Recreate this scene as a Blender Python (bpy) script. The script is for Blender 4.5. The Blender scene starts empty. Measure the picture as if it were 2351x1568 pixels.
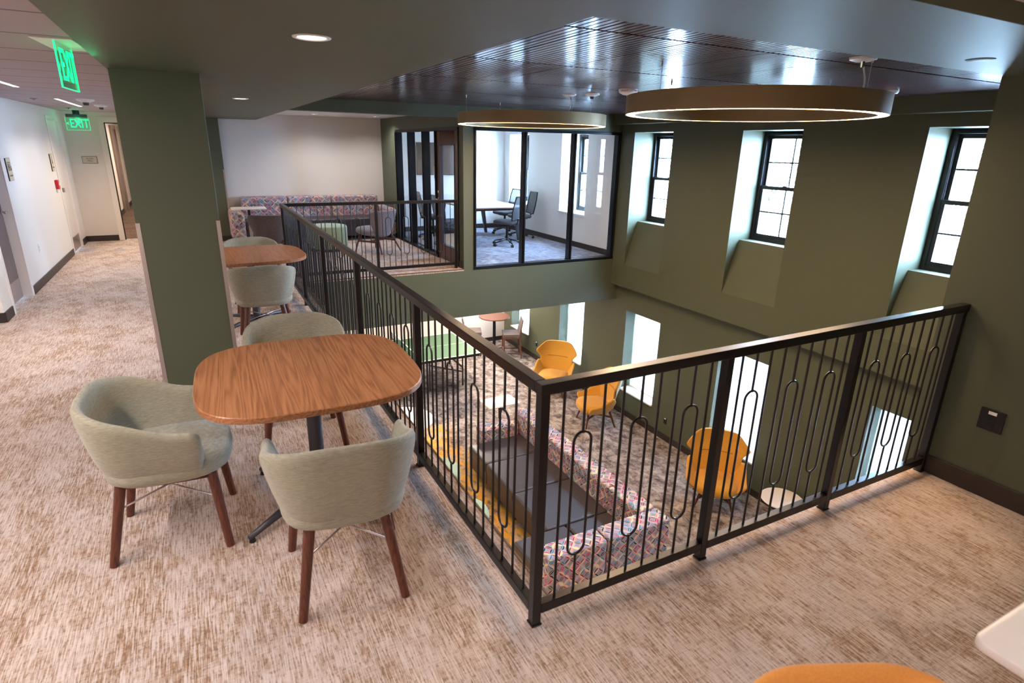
import bpy, bmesh, math, random
from mathutils import Vector, Matrix
R = math.radians
PI = math.pi
SC = bpy.context.scene
COL = SC.collection

# ------------------------------------------------------------------ camera
cam_d = bpy.data.cameras.new('camera')
cam = bpy.data.objects.new('camera', cam_d)
COL.objects.link(cam)
FPX = 1339.28
CR = Vector((0.88545, -0.464295, 0.020211))
CD = Vector((-0.129785, -0.288801, -0.948551))
CF = Vector((0.446244, 0.837272, -0.315977))
cam.matrix_world = Matrix(((CR.x, -CD.x, -CF.x, -1.00015), (CR.y, -CD.y, -CF.y, -1.63071),
                           (CR.z, -CD.z, -CF.z, 1.85254), (0, 0, 0, 1)))

cam_d.sensor_width = 36.0
cam_d.lens = FPX / 2351.0 * 36.0
cam_d.clip_start = 0.05
cam_d.clip_end = 200
cam_d.dof.use_dof = True
cam_d.dof.focus_distance = 5.0
cam_d.dof.aperture_fstop = 3.4
SC.camera = cam

# ------------------------------------------------------------------ exposure, world
SC.view_settings.view_transform = 'Standard'
SC.view_settings.look = 'None'
SC.view_settings.exposure = 0.18
SC.view_settings.gamma = 1.0
SC.view_settings.use_curve_mapping = False
SC.cycles.use_denoising = True
SC.cycles.max_bounces = 8
SC.cycles.diffuse_bounces = 4
SC.cycles.glossy_bounces = 4
SC.cycles.transmission_bounces = 4
SC.cycles.transparent_max_bounces = 12
SC.cycles.sample_clamp_indirect = 25.0
SC.cycles.caustics_reflective = False
SC.cycles.caustics_refractive = False

SKY_STRENGTH = 105.0
world = bpy.data.worlds.new('world')
SC.world = world
world.use_nodes = True
wn = world.node_tree
bg = wn.nodes['Background']
bg.inputs['Color'].default_value = (0.47, 0.69, 1.0, 1)
bg.inputs['Strength'].default_value = SKY_STRENGTH

def lamp(name, kind, loc, power, color, size=0.5, size_y=None, rot=(0, 0, 0), spot=None, blend=0.6, spread=None):
    d = bpy.data.lights.new(name, kind)
    d.energy = power
    d.color = color
    if kind == 'AREA':
        d.shape = 'RECTANGLE' if size_y else 'DISK'
        d.size = size
        if size_y:
            d.size_y = size_y
        if spread:
            d.spread = R(spread)
    else:
        d.shadow_soft_size = size
    if spot:
        d.spot_size = R(spot)
        d.spot_blend = blend
    o = bpy.data.objects.new(name, d)
    o.location = loc
    o.rotation_euler = rot
    COL.objects.link(o)
    return o

def portal(y, z, w, h, x=6.12):
    o = lamp('sky_portal', 'AREA', (x, y, z), 1, (1, 1, 1), w, h, (0, R(90), 0))
    o.data.size = h
    o.data.size_y = w
    o.data.cycles.is_portal = True
    return o

FL = -2.95            # lower floor
SOF = 2.25            # soffit underside
WOOD = 2.41           # slatted ceiling underside
XU, XL = 5.54, 5.68   # window wall: upper face, lower face
WIN_Y = [(1.0, 1.91), (3.33, 4.235), (5.57, 6.48), (7.81, 8.71), (10.05, 10.95)]
for (a, b) in WIN_Y:
    portal((a + b) / 2, 1.4, b - a, 1.46)
    portal((a + b) / 2, -1.69, b - a, 1.52)

WARM = (1.0, 0.78, 0.56)
NEUT = (1.0, 0.94, 0.90)
# recessed and linear lamps of the building
LAMPS = []

# ------------------------------------------------------------------ material helpers
def mat(name, col=(.8, .8, .8), rough=.6, metal=0.0, spec=0.5, emit=None, estr=0, sheen=0):
    m = bpy.data.materials.new(name)
    m.use_nodes = True
    b = m.node_tree.nodes['Principled BSDF']
    b.inputs['Base Color'].default_value = (*col, 1)
    b.inputs['Roughness'].default_value = rough
    b.inputs['Metallic'].default_value = metal
    b.inputs['Specular IOR Level'].default_value = spec
    if sheen:
        b.inputs['Sheen Weight'].default_value = sheen
    if emit:
        b.inputs['Emission Color'].default_value = (*emit, 1)
        b.inputs['Emission Strength'].default_value = estr
    return m

class NT:
    """tiny node-building helper"""
    def __init__(s, m):
        s.t = m.node_tree
        s.n = s.t.nodes
        s.b = s.n['Principled BSDF']
    def new(s, kind, **kw):
        n = s.n.new(kind)
        for k, v in kw.items():
            setattr(n, k, v)
        return n
    def link(s, a, b):
        s.t.links.new(a, b)
    def put(s, sock, v):
        if hasattr(v, 'is_output'):
            s.link(v, sock)
        else:
            sock.default_value = v
    def math(s, op, a, b=None, c=None):
        n = s.new('ShaderNodeMath', operation=op)
        s.put(n.inputs[0], a)
        if b is not None:
            s.put(n.inputs[1], b)
        if c is not None:
            s.put(n.inputs[2], c)
        return n.outputs[0]
    def coord(s, which='Object'):
        return s.new('ShaderNodeTexCoord').outputs[which]
    def mapping(s, vec, scale=(1, 1, 1), rot=(0, 0, 0), loc=(0, 0, 0)):
        n = s.new('ShaderNodeMapping')
        s.link(vec, n.inputs[0])
        n.inputs['Scale'].default_value = scale
        n.inputs['Rotation'].default_value = rot
        n.inputs['Location'].default_value = loc
        return n.outputs[0]
    def noise(s, vec, scale, detail=4, rough=.6, dist=0):
        n = s.new('ShaderNodeTexNoise')
        s.link(vec, n.inputs['Vector'])
        n.inputs['Scale'].default_value = scale
        n.inputs['Detail'].default_value = detail
        n.inputs['Roughness'].default_value = rough
        n.inputs['Distortion'].default_value = dist
        return n.outputs[0]
    def ramp(s, fac, stops, interp='LINEAR'):
        n = s.new('ShaderNodeValToRGB')
        n.color_ramp.interpolation = interp
        el = n.color_ramp.elements
        while len(el) < len(stops):
            el.new(0.5)
        for e, (p, c) in zip(el, stops):
            e.position = p
            e.color = (*c, 1)
        s.put(n.inputs[0], fac)
        return n.outputs[0]
    def mix(s, fac, a, b, blend='MIX'):
        n = s.new('ShaderNodeMix', data_type='RGBA', blend_type=blend)
        s.put(n.inputs[0], fac)
        for sock, v in ((n.inputs[6], a), (n.inputs[7], b)):
            if hasattr(v, 'is_output'):
                s.link(v, sock)
            else:
                sock.default_value = (*v, 1)
        return n.outputs[2]
    def base(s, c):
        s.link(c, s.b.inputs['Base Color'])
    def bump(s, h, strength=.3, dist=.01):
        n = s.new('ShaderNodeBump')
        n.inputs['Strength'].default_value = strength
        n.inputs['Distance'].default_value = dist
        s.link(h, n.inputs['Height'])
        s.link(n.outputs[0], s.b.inputs['Normal'])

def srgb(r, g, b):
    f = lambda c: (c / 255 / 12.92) if c / 255 <= .04045 else ((c / 255 + .055) / 1.055) ** 2.4
    return (f(r), f(g), f(b))

# ------------------------------------------------------------------ materials
def paint(name, col, rough=.55, bump=.06):
    m = mat(name, col, rough, spec=.35)
    t = NT(m)
    n = t.noise(t.coord(), 260, 2)
    t.bump(n, bump, .002)
    return m
M = {}
M['green'] = paint('sage_green_paint', srgb(83, 88, 70), .5)
M['white'] = paint('white_paint', srgb(232, 228, 222), .55)
M['warmwhite'] = paint('beige_white_paint', srgb(222, 214, 206), .55)
M['ceiling'] = paint('white_ceiling_paint', srgb(226, 220, 216), .7)
M['trimwhite'] = mat('white_trim_enamel', srgb(232, 224, 218), .35)
M['sill'] = mat('white_sill_stone', srgb(228, 224, 220), .35)
M['base'] = mat('dark_brown_rubber_base', srgb(48, 40, 38), .45)
M['edge'] = mat('carpet_edge_strip', srgb(84, 60, 46), .5)
M['blackframe'] = mat('black_window_metal', srgb(28, 28, 32), .35, .3)
M['bluegrey'] = mat('dark_glazing_frame', srgb(24, 25, 31), .28, .4)
M['steel'] = mat('brushed_steel', srgb(190, 180, 178), .32, .85)
M['chrome'] = mat('chrome', srgb(215, 212, 210), .12, 1)
M['rail'] = mat('dark_bronze_railing_paint', srgb(23, 19, 21), .30, .1, .5)
M['blackmetal'] = mat('black_metal', srgb(26, 26, 28), .4, .3)
M['greymetal'] = mat('dark_grey_metal', srgb(70, 70, 76), .4, .5)
M['plastic_white'] = mat('white_plastic', srgb(232, 230, 228), .35)
M['plastic_black'] = mat('black_plastic', srgb(18, 18, 20), .4)
M['red'] = mat('red_plastic', srgb(200, 22, 26), .3)
M['whitetop'] = mat('white_laminate', srgb(236, 228, 224), .3)
M['doorbrown'] = None
M['bronze'] = mat('bronze_ring_metal', srgb(150, 126, 88), .42, .3)
M['glow'] = mat('warm_led_diffuser', (1, .9, .75), .5, emit=(1.0, .68, .40), estr=120)
M['pinkglow'] = mat('linear_lamp_diffuser', (1, 1, 1), .5, emit=(1.0, .80, .80), estr=9)
M['dlglow'] = mat('downlight_diffuser', (1, 1, 1), .5, emit=(1.0, .90, .82), estr=9)
M['exitglow'] = mat('exit_green_letters', (.0, .3, .15), .4, emit=(.0, 1.0, .30), estr=1.5)
M['exitplate'] = None
M['ceramic'] = mat('cream_plate', srgb(205, 192, 170), .4)
M['signtan'] = mat('tan_sign', srgb(205, 178, 135), .5)
M['dark'] = mat('near_black', srgb(12, 12, 13), .7)
M['tv'] = mat('tv_screen', srgb(18, 20, 26), .12)

def glass(name, tint=(.96, .98, 1.0), refl=1.0):
    m = bpy.data.materials.new(name)
    m.use_nodes = True
    t = m.node_tree
    t.nodes.clear()
    out = t.nodes.new('ShaderNodeOutputMaterial')
    mix = t.nodes.new('ShaderNodeMixShader')
    tr = t.nodes.new('ShaderNodeBsdfTransparent')
    tr.inputs[0].default_value = (*tint, 1)
    gl = t.nodes.new('ShaderNodeBsdfGlossy')
    gl.inputs['Roughness'].default_value = .01
    fr = t.nodes.new('ShaderNodeLayerWeight')          # Schlick reflectance, alike on both faces of the pane
    fr.inputs[0].default_value = .5
    pw = t.nodes.new('ShaderNodeMath')
    pw.operation = 'POWER'
    pw.inputs[1].default_value = 5.0
    mu = t.nodes.new('ShaderNodeMath')
    mu.operation = 'MULTIPLY_ADD'
    mu.inputs[1].default_value = .9 * refl
    mu.inputs[2].default_value = .035 * refl
    t.links.new(fr.outputs['Facing'], pw.inputs[0])
    t.links.new(pw.outputs[0], mu.inputs[0])
    t.links.new(mu.outputs[0], mix.inputs[0])
    t.links.new(tr.outputs[0], mix.inputs[1])
    t.links.new(gl.outputs[0], mix.inputs[2])
    t.links.new(mix.outputs[0], out.inputs[0])
    return m
M['glass'] = glass('clear_glass')
M['acrylic'] = glass('edge_lit_acrylic', (.80, 1.0, .88), 1.0)
def edge_lit(m):
    t = m.node_tree
    out = t.nodes['Material Output']
    src = out.inputs[0].links[0].from_socket
    em = t.nodes.new('ShaderNodeEmission')
    em.inputs[0].default_value = (0, 1, .35, 1)
    em.inputs[1].default_value = .03
    ad = t.nodes.new('ShaderNodeAddShader')
    t.links.new(src, ad.inputs[0])
    t.links.new(em.outputs[0], ad.inputs[1])
    t.links.new(ad.outputs[0], out.inputs[0])
edge_lit(M['acrylic'])

def shade_mat():
    m = bpy.data.materials.new('translucent_roller_shade')
    m.use_nodes = True
    t = m.node_tree
    t.nodes.clear()
    out = t.nodes.new('ShaderNodeOutputMaterial')
    mix = t.nodes.new('ShaderNodeMixShader')
    mix.inputs[0].default_value = .45
    a = t.nodes.new('ShaderNodeBsdfDiffuse')
    a.inputs[0].default_value = (.86, .86, .85, 1)
    b = t.nodes.new('ShaderNodeBsdfTranslucent')
    b.inputs[0].default_value = (.88, .88, .87, 1)
    t.links.new(a.outputs[0], mix.inputs[1])
    t.links.new(b.outputs[0], mix.inputs[2])
    t.links.new(mix.outputs[0], out.inputs[0])
    return m
M['shade'] = shade_mat()

def mesh_fabric():
    m = bpy.data.materials.new('office_chair_mesh')
    m.use_nodes = True
    t = m.node_tree
    b = t.nodes['Principled BSDF']
    b.inputs['Base Color'].default_value = (.035, .037, .045, 1)
    b.inputs['Roughness'].default_value = .7
    b.inputs['Alpha'].default_value = .86
    return m
M['meshback'] = mesh_fabric()

def carpet(name, light, mid, patch, dark, seed=0.0, su=8.0, sv=170.0, tile=.61, fleck=.5, accent=None):
    """tufted carpet tiles: broken fine streaks along y, worn-looking patches, small dark flecks"""
    m = mat(name, mid, .95, spec=.1, sheen=.1)
    t = NT(m)
    co = t.coord()
    sep = t.new('ShaderNodeSeparateXYZ')
    t.link(co, sep.inputs[0])
    ix = t.math('FLOOR', t.math('DIVIDE', sep.outputs[0], tile))
    iy = t.math('FLOOR', t.math('DIVIDE', sep.outputs[1], tile))
    cb = t.new('ShaderNodeCombineXYZ')
    t.link(ix, cb.inputs[0]); t.link(iy, cb.inputs[1])
    wn_ = t.new('ShaderNodeTexWhiteNoise', noise_dimensions='3D')
    t.link(cb.outputs[0], wn_.inputs[0])
    off = t.math('MULTIPLY', t.math('SUBTRACT', wn_.outputs[0], .5), .07)
    bl = t.noise(t.mapping(co, (1.7, 1.0, 1), loc=(seed, 2, 0)), 2.6, 9, .78, .3)
    pm = t.ramp(t.math('ADD', bl, off), [(.43, (0, 0, 0)), (.60, (1, 1, 1))])
    na = t.noise(t.mapping(co, (sv, su, 1), loc=(seed, seed * 2, 0)), 1.0, 5, .68)
    nb = t.noise(t.mapping(co, (su * 2, sv * .8, 1), loc=(seed + 7, seed, 0)), 1.0, 4, .65)
    st = t.math('ADD', t.math('MULTIPLY', na, .80), t.math('MULTIPLY', nb, .20))
    c = t.mix(pm, mid, patch)
    lm = t.ramp(t.math('SUBTRACT', st, t.math('MULTIPLY', pm, .035)), [(.44, (0, 0, 0)), (.56, (1, 1, 1))])
    c = t.mix(t.math('MULTIPLY', lm, .78), c, light)
    med = t.noise(t.mapping(co, (85, 38, 1), loc=(seed, 1, 0)), 1.0, 4, .65)
    fm = t.ramp(t.math('ADD', t.math('ADD', med, t.math('MULTIPLY', pm, .07)), t.math('MULTIPLY', t.math('SUBTRACT', .5, st), .9)), [(.56, (0, 0, 0)), (.68, (1, 1, 1))])
    c = t.mix(t.math('MULTIPLY', fm, fleck), c, dark)
    fine = t.noise(co, 420, 2)
    c = t.mix(t.math('MULTIPLY', fine, .30), c, dark, 'MULTIPLY')
    if accent:
        msk = t.ramp(t.noise(t.mapping(co, (1.2, .5, 1), loc=(3.1, 6.7, 0)), 1.3, 3), [(.60, (0, 0, 0)), (.70, (1, 1, 1))])
        sel = t.ramp(na, [(.46, (0, 0, 0)), (.56, (1, 1, 1))])
        c = t.mix(t.math('MULTIPLY', t.math('MULTIPLY', msk, sel), .6), c, accent)
    t.base(c)
    t.bump(t.math('ADD', st, t.math('MULTIPLY', fine, .5)), .5, .004)
    return m
M['carpet'] = carpet('beige_streaked_carpet', srgb(224, 212, 207), srgb(188, 166, 152), srgb(166, 134, 106), srgb(92, 66, 48), fleck=.50, accent=srgb(112, 122, 148))
M['carpet_conf'] = carpet('blue_grey_streaked_carpet', srgb(205, 205, 215), srgb(130, 132, 148), srgb(96, 98, 116), srgb(52, 52, 66), 5.0, 60.0, 7.0, .5)
M['carpet_hall'] = carpet('dark_brown_corridor_carpet', srgb(140, 108, 84), srgb(92, 70, 55), srgb(70, 52, 42), srgb(30, 23, 20), 9.0, 20, 60, .5, .9)

def lower_carpet():
    m = mat('grey_mottled_carpet_with_gold', srgb(150, 136, 126), .95, spec=.1)
    t = NT(m)
    co = t.coord()
    n1 = t.noise(t.mapping(co, (1.3, 1, 1)), 5.5, 9, .78, .4)
    c = t.ramp(n1, [(.37, srgb(72, 66, 68)), (.46, srgb(126, 114, 111)), (.53, srgb(160, 148, 142)), (.64, srgb(190, 180, 173))])
    sep = t.new('ShaderNodeSeparateXYZ')
    t.link(co, sep.inputs[0])
    x, y = sep.outputs[0], sep.outputs[1]
    # gold field beside the sofa, dark blue-grey field under the table-tennis table
    def box(x0, x1, y0, y1, soft):
        def edge(v, lo, hi):
            a = t.math('DIVIDE', t.math('SUBTRACT', v, lo), soft)
            b = t.math('DIVIDE', t.math('SUBTRACT', hi, v), soft)
            return t.math('MINIMUM', a, b)
        k = t.math('MINIMUM', edge(x, x0, x1), edge(y, y0, y1))
        return k
    wob = t.math('MULTIPLY', t.math('SUBTRACT', t.noise(co, 2.0, 3), .5), 1.3)
    gk = t.math('ADD', box(.3, 2.65, 1.0, 7.6, .5), wob)
    gm = t.ramp(gk, [(.35, (0, 0, 0)), (.75, (1, 1, 1))])
    n2 = t.noise(t.mapping(co, (2.2, 1, 1), loc=(4, 2, 0)), 6.0, 8, .75, .5)
    gs = t.ramp(n2, [(.42, (0, 0, 0)), (.54, (1, 1, 1))])
    gold = t.mix(t.noise(co, 60, 3), srgb(196, 140, 40), srgb(232, 176, 70))
    c = t.mix(t.math('MULTIPLY', gm, t.math('MULTIPLY', gs, .9)), c, gold)
    dk = t.math('ADD', box(.2, 3.6, 7.3, 9.4, .4), wob)
    dm = t.ramp(dk, [(.3, (0, 0, 0)), (.9, (1, 1, 1))])
    c = t.mix(t.math('MULTIPLY', dm, .7), c, t.ramp(n1, [(.38, srgb(48, 48, 58)), (.62, srgb(120, 116, 122))]))
    t.base(c)
    t.bump(n1, .3, .004)
    return m
M['carpet_low'] = lower_carpet()

def wood(name, a, b, c, scale=1.0, axis=1, rough=.35):
    """veneer with long flowing grain lines along one axis"""
    m = mat(name, b, rough, spec=.4)
    t = NT(m)
    sc = [11, 11, 11]
    sc[axis] = .55
    v = t.mapping(t.coord(), tuple(x * scale for x in sc))
    n = t.noise(v, 1.0, 2, .4, .12)
    wv = t.math('FRACT', t.math('MULTIPLY', n, 13.0))
    wv = t.math('ABSOLUTE', t.math('SUBTRACT', wv, .45))
    fi = [130, 130, 130]
    fi[axis] = 4
    fib = t.noise(t.mapping(t.coord(), tuple(x * scale for x in fi)), 1, 3)
    k = t.math('ADD', t.math('MULTIPLY', wv, .62), t.math('MULTIPLY', fib, .62))
    t.base(t.ramp(k, [(.20, a), (.46, b), (.80, c)]))
    return m
M['walnut'] = wood('walnut_laminate', srgb(122, 78, 52), srgb(160, 106, 70), srgb(180, 126, 88), 1.0, 1, .30)
M['walnut_leg'] = wood('dark_walnut_legs', srgb(66, 34, 24), srgb(92, 50, 36), srgb(112, 64, 46), 1.5, 2, .4)
M['stoolwood'] = wood('reddish_brown_wood', srgb(70, 42, 32), srgb(96, 60, 46), srgb(112, 74, 56), 1.5, 2, .4)
M['doorbrown'] = wood('grey_brown_door_veneer', srgb(96, 80, 80), srgb(112, 95, 94), srgb(126, 108, 106), .8, 2, .4)
M['doorwood'] = wood('brown_door_veneer', srgb(78, 54, 42), srgb(96, 68, 54), srgb(108, 78, 62), .8, 2, .4)
M['slat'] = wood('dark_plum_brown_slats', srgb(62, 42, 48), srgb(80, 56, 62), srgb(96, 68, 74), .6, 1, .32)
for k_, v_ in (('Specular IOR Level', .6), ('Coat Weight', .7), ('Coat Roughness', .12), ('Coat IOR', 1.6)):
    M['slat'].node_tree.nodes['Principled BSDF'].inputs[k_].default_value = v_
M['seattop'] = mat('taupe_upholstery', srgb(92, 82, 80), .7)

def heather(name, a, b, rough=.85, sx=18, sz=240):
    m = mat(name, a, rough, spec=.2, sheen=.25)
    t = NT(m)
    co = t.coord()
    n = t.noise(t.mapping(co, (sx, sx, sz)), 1.0, 4, .7)
    t.base(t.ramp(n, [(.34, a), (.66, b)]))
    t.bump(t.noise(co, 500, 2), .25, .002)
    return m
M['sage'] = heather('heather_sage_upholstery', srgb(132, 128, 113), srgb(166, 161, 142), .85, 36, 420)
M['ochre'] = heather('ochre_upholstery', srgb(200, 142, 46), srgb(210, 154, 58), .8, 200, 200)
M['amber'] = heather('amber_upholstery', srgb(214, 138, 62), srgb(228, 154, 76), .8, 200, 200)
M['cream'] = heather('cream_upholstery', srgb(200, 192, 164), srgb(214, 206, 178), .85, 200, 200)
M['greywool'] = heather('grey_wool_upholstery', srgb(104, 96, 100), srgb(140, 132, 138), .9, 90, 90)
M['brownwool'] = heather('brown_grey_wool_upholstery', srgb(72, 62, 60), srgb(102, 90, 86), .9, 90, 90)
M['pouf'] = heather('mint_green_upholstery', srgb(138, 156, 128), srgb(158, 174, 146), .8, 120, 120)
M['greyvinyl'] = mat('slate_grey_vinyl', srgb(56, 51, 55), .36, spec=.55)
M['greyseat'] = mat('grey_seat_pad', srgb(66, 68, 78), .6)
M['pingpong'] = mat('table_tennis_green', srgb(58, 94, 66), .55)
M['line'] = mat('white_line_paint', srgb(230, 230, 226), .5)
M['netmat'] = mat('net_mesh', srgb(40, 60, 52), .8)

def petal_fabric():
    m = mat('petal_pattern_upholstery', (.5, .5, .5), .75, spec=.25)
    t = NT(m)
    uv = t.coord('UV')
    v = t.mapping(uv, (1 / .092, 1 / .092, 1), (0, 0, R(45)))
    sep = t.new('ShaderNodeSeparateXYZ')
    t.link(v, sep.inputs[0])
    u, w = sep.outputs[0], sep.outputs[1]
    PAL = [srgb(38, 44, 62), srgb(60, 122, 152), srgb(212, 196, 140), srgb(214, 138, 110), srgb(140, 60, 62), srgb(176, 150, 148), srgb(88, 92, 60), srgb(150, 160, 180), srgb(226, 170, 140), srgb(176, 60, 86)]
    def lens(a, b, seed):
        # petal along the lattice edge that runs in direction a
        fa = t.math('FRACT', a)
        rb = t.math('ROUND', b)
        db = t.math('SUBTRACT', b, rb)
        e = t.math('SUBTRACT', fa, .5)
        half = t.math('SUBTRACT', t.math('SQRT', t.math('SUBTRACT', .4096, t.math('MULTIPLY', e, e))), .3995)
        d = t.math('SUBTRACT', half, t.math('ABSOLUTE', db))
        ins = t.math('GREATER_THAN', d, .018)
        rib = t.math('GREATER_THAN', .022, t.math('ABSOLUTE', db))
        rim = t.math('GREATER_THAN', .025, t.math('ABSOLUTE', d))
        cm = t.new('ShaderNodeCombineXYZ')
        t.link(t.math('FLOOR', a), cm.inputs[0])
        t.link(t.math('ADD', rb, t.math('MULTIPLY', t.math('GREATER_THAN', db, 0.0), .37)), cm.inputs[1])
        cm.inputs[2].default_value = seed
        wn_ = t.new('ShaderNodeTexWhiteNoise', noise_dimensions='3D')
        t.link(cm.outputs[0], wn_.inputs[0])
        col = t.ramp(wn_.outputs[0], [(i / len(PAL), c) for i, c in enumerate(PAL)], 'CONSTANT')
        return ins, col, rib, rim
    bgc = srgb(146, 136, 152)
    i1, c1, r1, e1 = lens(u, w, 1.0)
    i2, c2, r2, e2 = lens(w, u, 2.0)
    c = t.mix(i1, bgc, c1)
    c = t.mix(i2, c, c2)
    ln = t.math('MAXIMUM', t.math('MULTIPLY', i1, r1), t.math('MULTIPLY', i2, r2))
    ln = t.math('MAXIMUM', ln, t.math('MULTIPLY', t.math('MAXIMUM', e1, e2), .35))
    c = t.mix(t.math('MULTIPLY', ln, .75), c, srgb(222, 214, 218))
    t.base(c)
    return m
M['petal'] = petal_fabric()

def brick_mat():
    m = mat('red_brick', srgb(150, 70, 56), .8)
    t = NT(m)
    n = t.new('ShaderNodeTexBrick')
    t.link(t.coord('UV'), n.inputs['Vector'])
    n.inputs['Color1'].default_value = (*srgb(160, 76, 60), 1)
    n.inputs['Color2'].default_value = (*srgb(132, 58, 48), 1)
    n.inputs['Mortar'].default_value = (*srgb(200, 190, 180), 1)
    n.inputs['Scale'].default_value = 1
    n.inputs['Brick Width'].default_value = .21
    n.inputs['Row Height'].default_value = .075
    n.inputs['Mortar Size'].default_value = .01
    t.base(n.outputs[0])
    return m
M['brick'] = brick_mat()

def plank_ceiling():
    m = mat('white_ceiling_tiles', srgb(222, 214, 214), .7)
    t = NT(m)
    sep = t.new('ShaderNodeSeparateXYZ')
    t.link(t.coord(), sep.inputs[0])
    fy = t.math('FRACT', t.math('DIVIDE', t.math('ADD', sep.outputs[1], -.15), .628))
    ly = t.math('GREATER_THAN', .032, fy)
    fx = t.math('FRACT', t.math('DIVIDE', t.math('ADD', sep.outputs[0], .15), 1.22))
    lx = t.math('GREATER_THAN', .006, fx)
    c = t.mix(t.math('MAXIMUM', ly, t.math('MULTIPLY', lx, .6)), srgb(178, 168, 176), srgb(84, 75, 82))
    t.base(c)
    return m
M['hallceil'] = plank_ceiling()
M['taupedoor'] = mat('taupe_painted_metal', srgb(128, 110, 96), .5)
M['leaf'] = mat('leaf_green', srgb(128, 150, 104), .6)
M['bark'] = mat('bark', srgb(92, 76, 62), .9)
M['lawn'] = mat('pale_paving', srgb(178, 176, 172), .9)

# ------------------------------------------------------------------ mesh helpers
class MB:
    def __init__(s):
        s.v, s.f, s.mi, s.cur = [], [], [], 0
    def slot(s, i):
        s.cur = i
        return s
    def add(s, vs, fs):
        o = len(s.v)
        s.v += [tuple(p) for p in vs]
        for f in fs:
            s.f.append(tuple(i + o for i in f))
            s.mi.append(s.cur)
        return s
    def box(s, x0, y0, z0, x1, y1, z1):
        vs = [(x0, y0, z0), (x1, y0, z0), (x1, y1, z0), (x0, y1, z0), (x0, y0, z1), (x1, y0, z1), (x1, y1, z1), (x0, y1, z1)]
        return s.add(vs, [(3, 2, 1, 0), (4, 5, 6, 7), (0, 1, 5, 4), (1, 2, 6, 5), (2, 3, 7, 6), (3, 0, 4, 7)])
    def frustum(s, p0, p1, r0, r1, n=12, caps=True):
        p0, p1 = Vector(p0), Vector(p1)
        q = (p1 - p0).to_track_quat('Z', 'Y')
        vs = []
        for p, r in ((p0, r0), (p1, r1)):
            for i in range(n):
                a = 2 * PI * i / n
                vs.append(p + q @ Vector((r * math.cos(a), r * math.sin(a), 0)))
        fs = [(i, (i + 1) % n, n + (i + 1) % n, n + i) for i in range(n)]
        if caps:
            fs += [tuple(range(n - 1, -1, -1)), tuple(range(n, 2 * n))]
        return s.add(vs, fs)
    def bar(s, p0, p1, w, h):
        """rectangular bar between two points; w across, h up"""
        p0, p1 = Vector(p0), Vector(p1)
        d = (p1 - p0).normalized()
        up = Vector((0, 0, 1)) if abs(d.z) < .95 else Vector((0, 1, 0))
        sx = d.cross(up).normalized()
        sz = sx.cross(d)
        vs = []
        for p in (p0, p1):
            for a, b in ((-1, -1), (1, -1), (1, 1), (-1, 1)):
                vs.append(p + sx * a * w / 2 + sz * b * h / 2)
        return s.add(vs, [(0, 1, 2, 3), (7, 6, 5, 4), (0, 4, 5, 1), (1, 5, 6, 2), (2, 6, 7, 3), (3, 7, 4, 0)])
    def tube(s, pts, r, n=8, closed=False):
        pts = [Vector(p) for p in pts]
        k = len(pts)
        rings = []
        prev = None
        for i, p in enumerate(pts):
            a = pts[(i - 1) % k] if (closed or i > 0) else p
            b = pts[(i + 1) % k] if (closed or i < k - 1) else p
            d = (b - a).normalized()
            if prev is None:
                up = Vector((0, 0, 1)) if abs(d.z) < .9 else Vector((1, 0, 0))
                x = d.cross(up).normalized()
            else:
                x = (prev - d * prev.dot(d)).normalized()
            y = d.cross(x)
            prev = x
            rr = r[i] if isinstance(r, (list, tuple)) else r
            rings.append([p + x * rr * math.cos(2 * PI * j / n) + y * rr * math.sin(2 * PI * j / n) for j in range(n)])
        vs = [q for g in rings for q in g]
        fs = []
        m = k if closed else k - 1
        for i in range(m):
            i2 = (i + 1) % k
            for j in range(n):
                fs.append((i * n + j, i * n + (j + 1) % n, i2 * n + (j + 1) % n, i2 * n + j))
        if not closed:
            fs += [tuple(range(n - 1, -1, -1)), tuple((k - 1) * n + j for j in range(n))]
        return s.add(vs, fs)
    def lathe(s, prof, n=32, c=(0, 0, 0), closed=False):
        """revolve (r, z) profile round the z axis at c"""
        k = len(prof)
        vs = [(c[0] + r * math.cos(2 * PI * i / n), c[1] + r * math.sin(2 * PI * i / n), c[2] + z) for r, z in prof for i in range(n)]
        fs = []
        for a in range(k if closed else k - 1):
            b = (a + 1) % k
            for i in range(n):
                j = (i + 1) % n
                fs.append((a * n + i, a * n + j, b * n + j, b * n + i))
        if not closed:
            if prof[0][0] > 1e-6:
                fs.append(tuple(range(n - 1, -1, -1)))
            if prof[-1][0] > 1e-6:
                fs.append(tuple((k - 1) * n + i for i in range(n)))
        return s.add(vs, fs)
    def prism(s, poly, axis, a, b):
        """extrude a 2-D polygon along an axis (0 x, 1 y, 2 z)"""
        def put(p, t):
            return {0: (t, p[0], p[1]), 1: (p[0], t, p[1]), 2: (p[0], p[1], t)}[axis]
        n = len(poly)
        vs = [put(p, a) for p in poly] + [put(p, b) for p in poly]
        fs = [tuple(range(n)), tuple(range(2 * n - 1, n - 1, -1))]
        fs += [((i + 1) % n, i, n + i, n + (i + 1) % n) for i in range(n)]
        return s.add(vs, fs)
    def grid(s, rows, cu=False, cv=False):
        nu, nv = len(rows), len(rows[0])
        vs = [p for r in rows for p in r]
        fs = []
        for i in range(nu if cu else nu - 1):
            for j in range(nv if cv else nv - 1):
                i2, j2 = (i + 1) % nu, (j + 1) % nv
                fs.append((i * nv + j, i * nv + j2, i2 * nv + j2, i2 * nv + j))
        return s.add(vs, fs)
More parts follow.
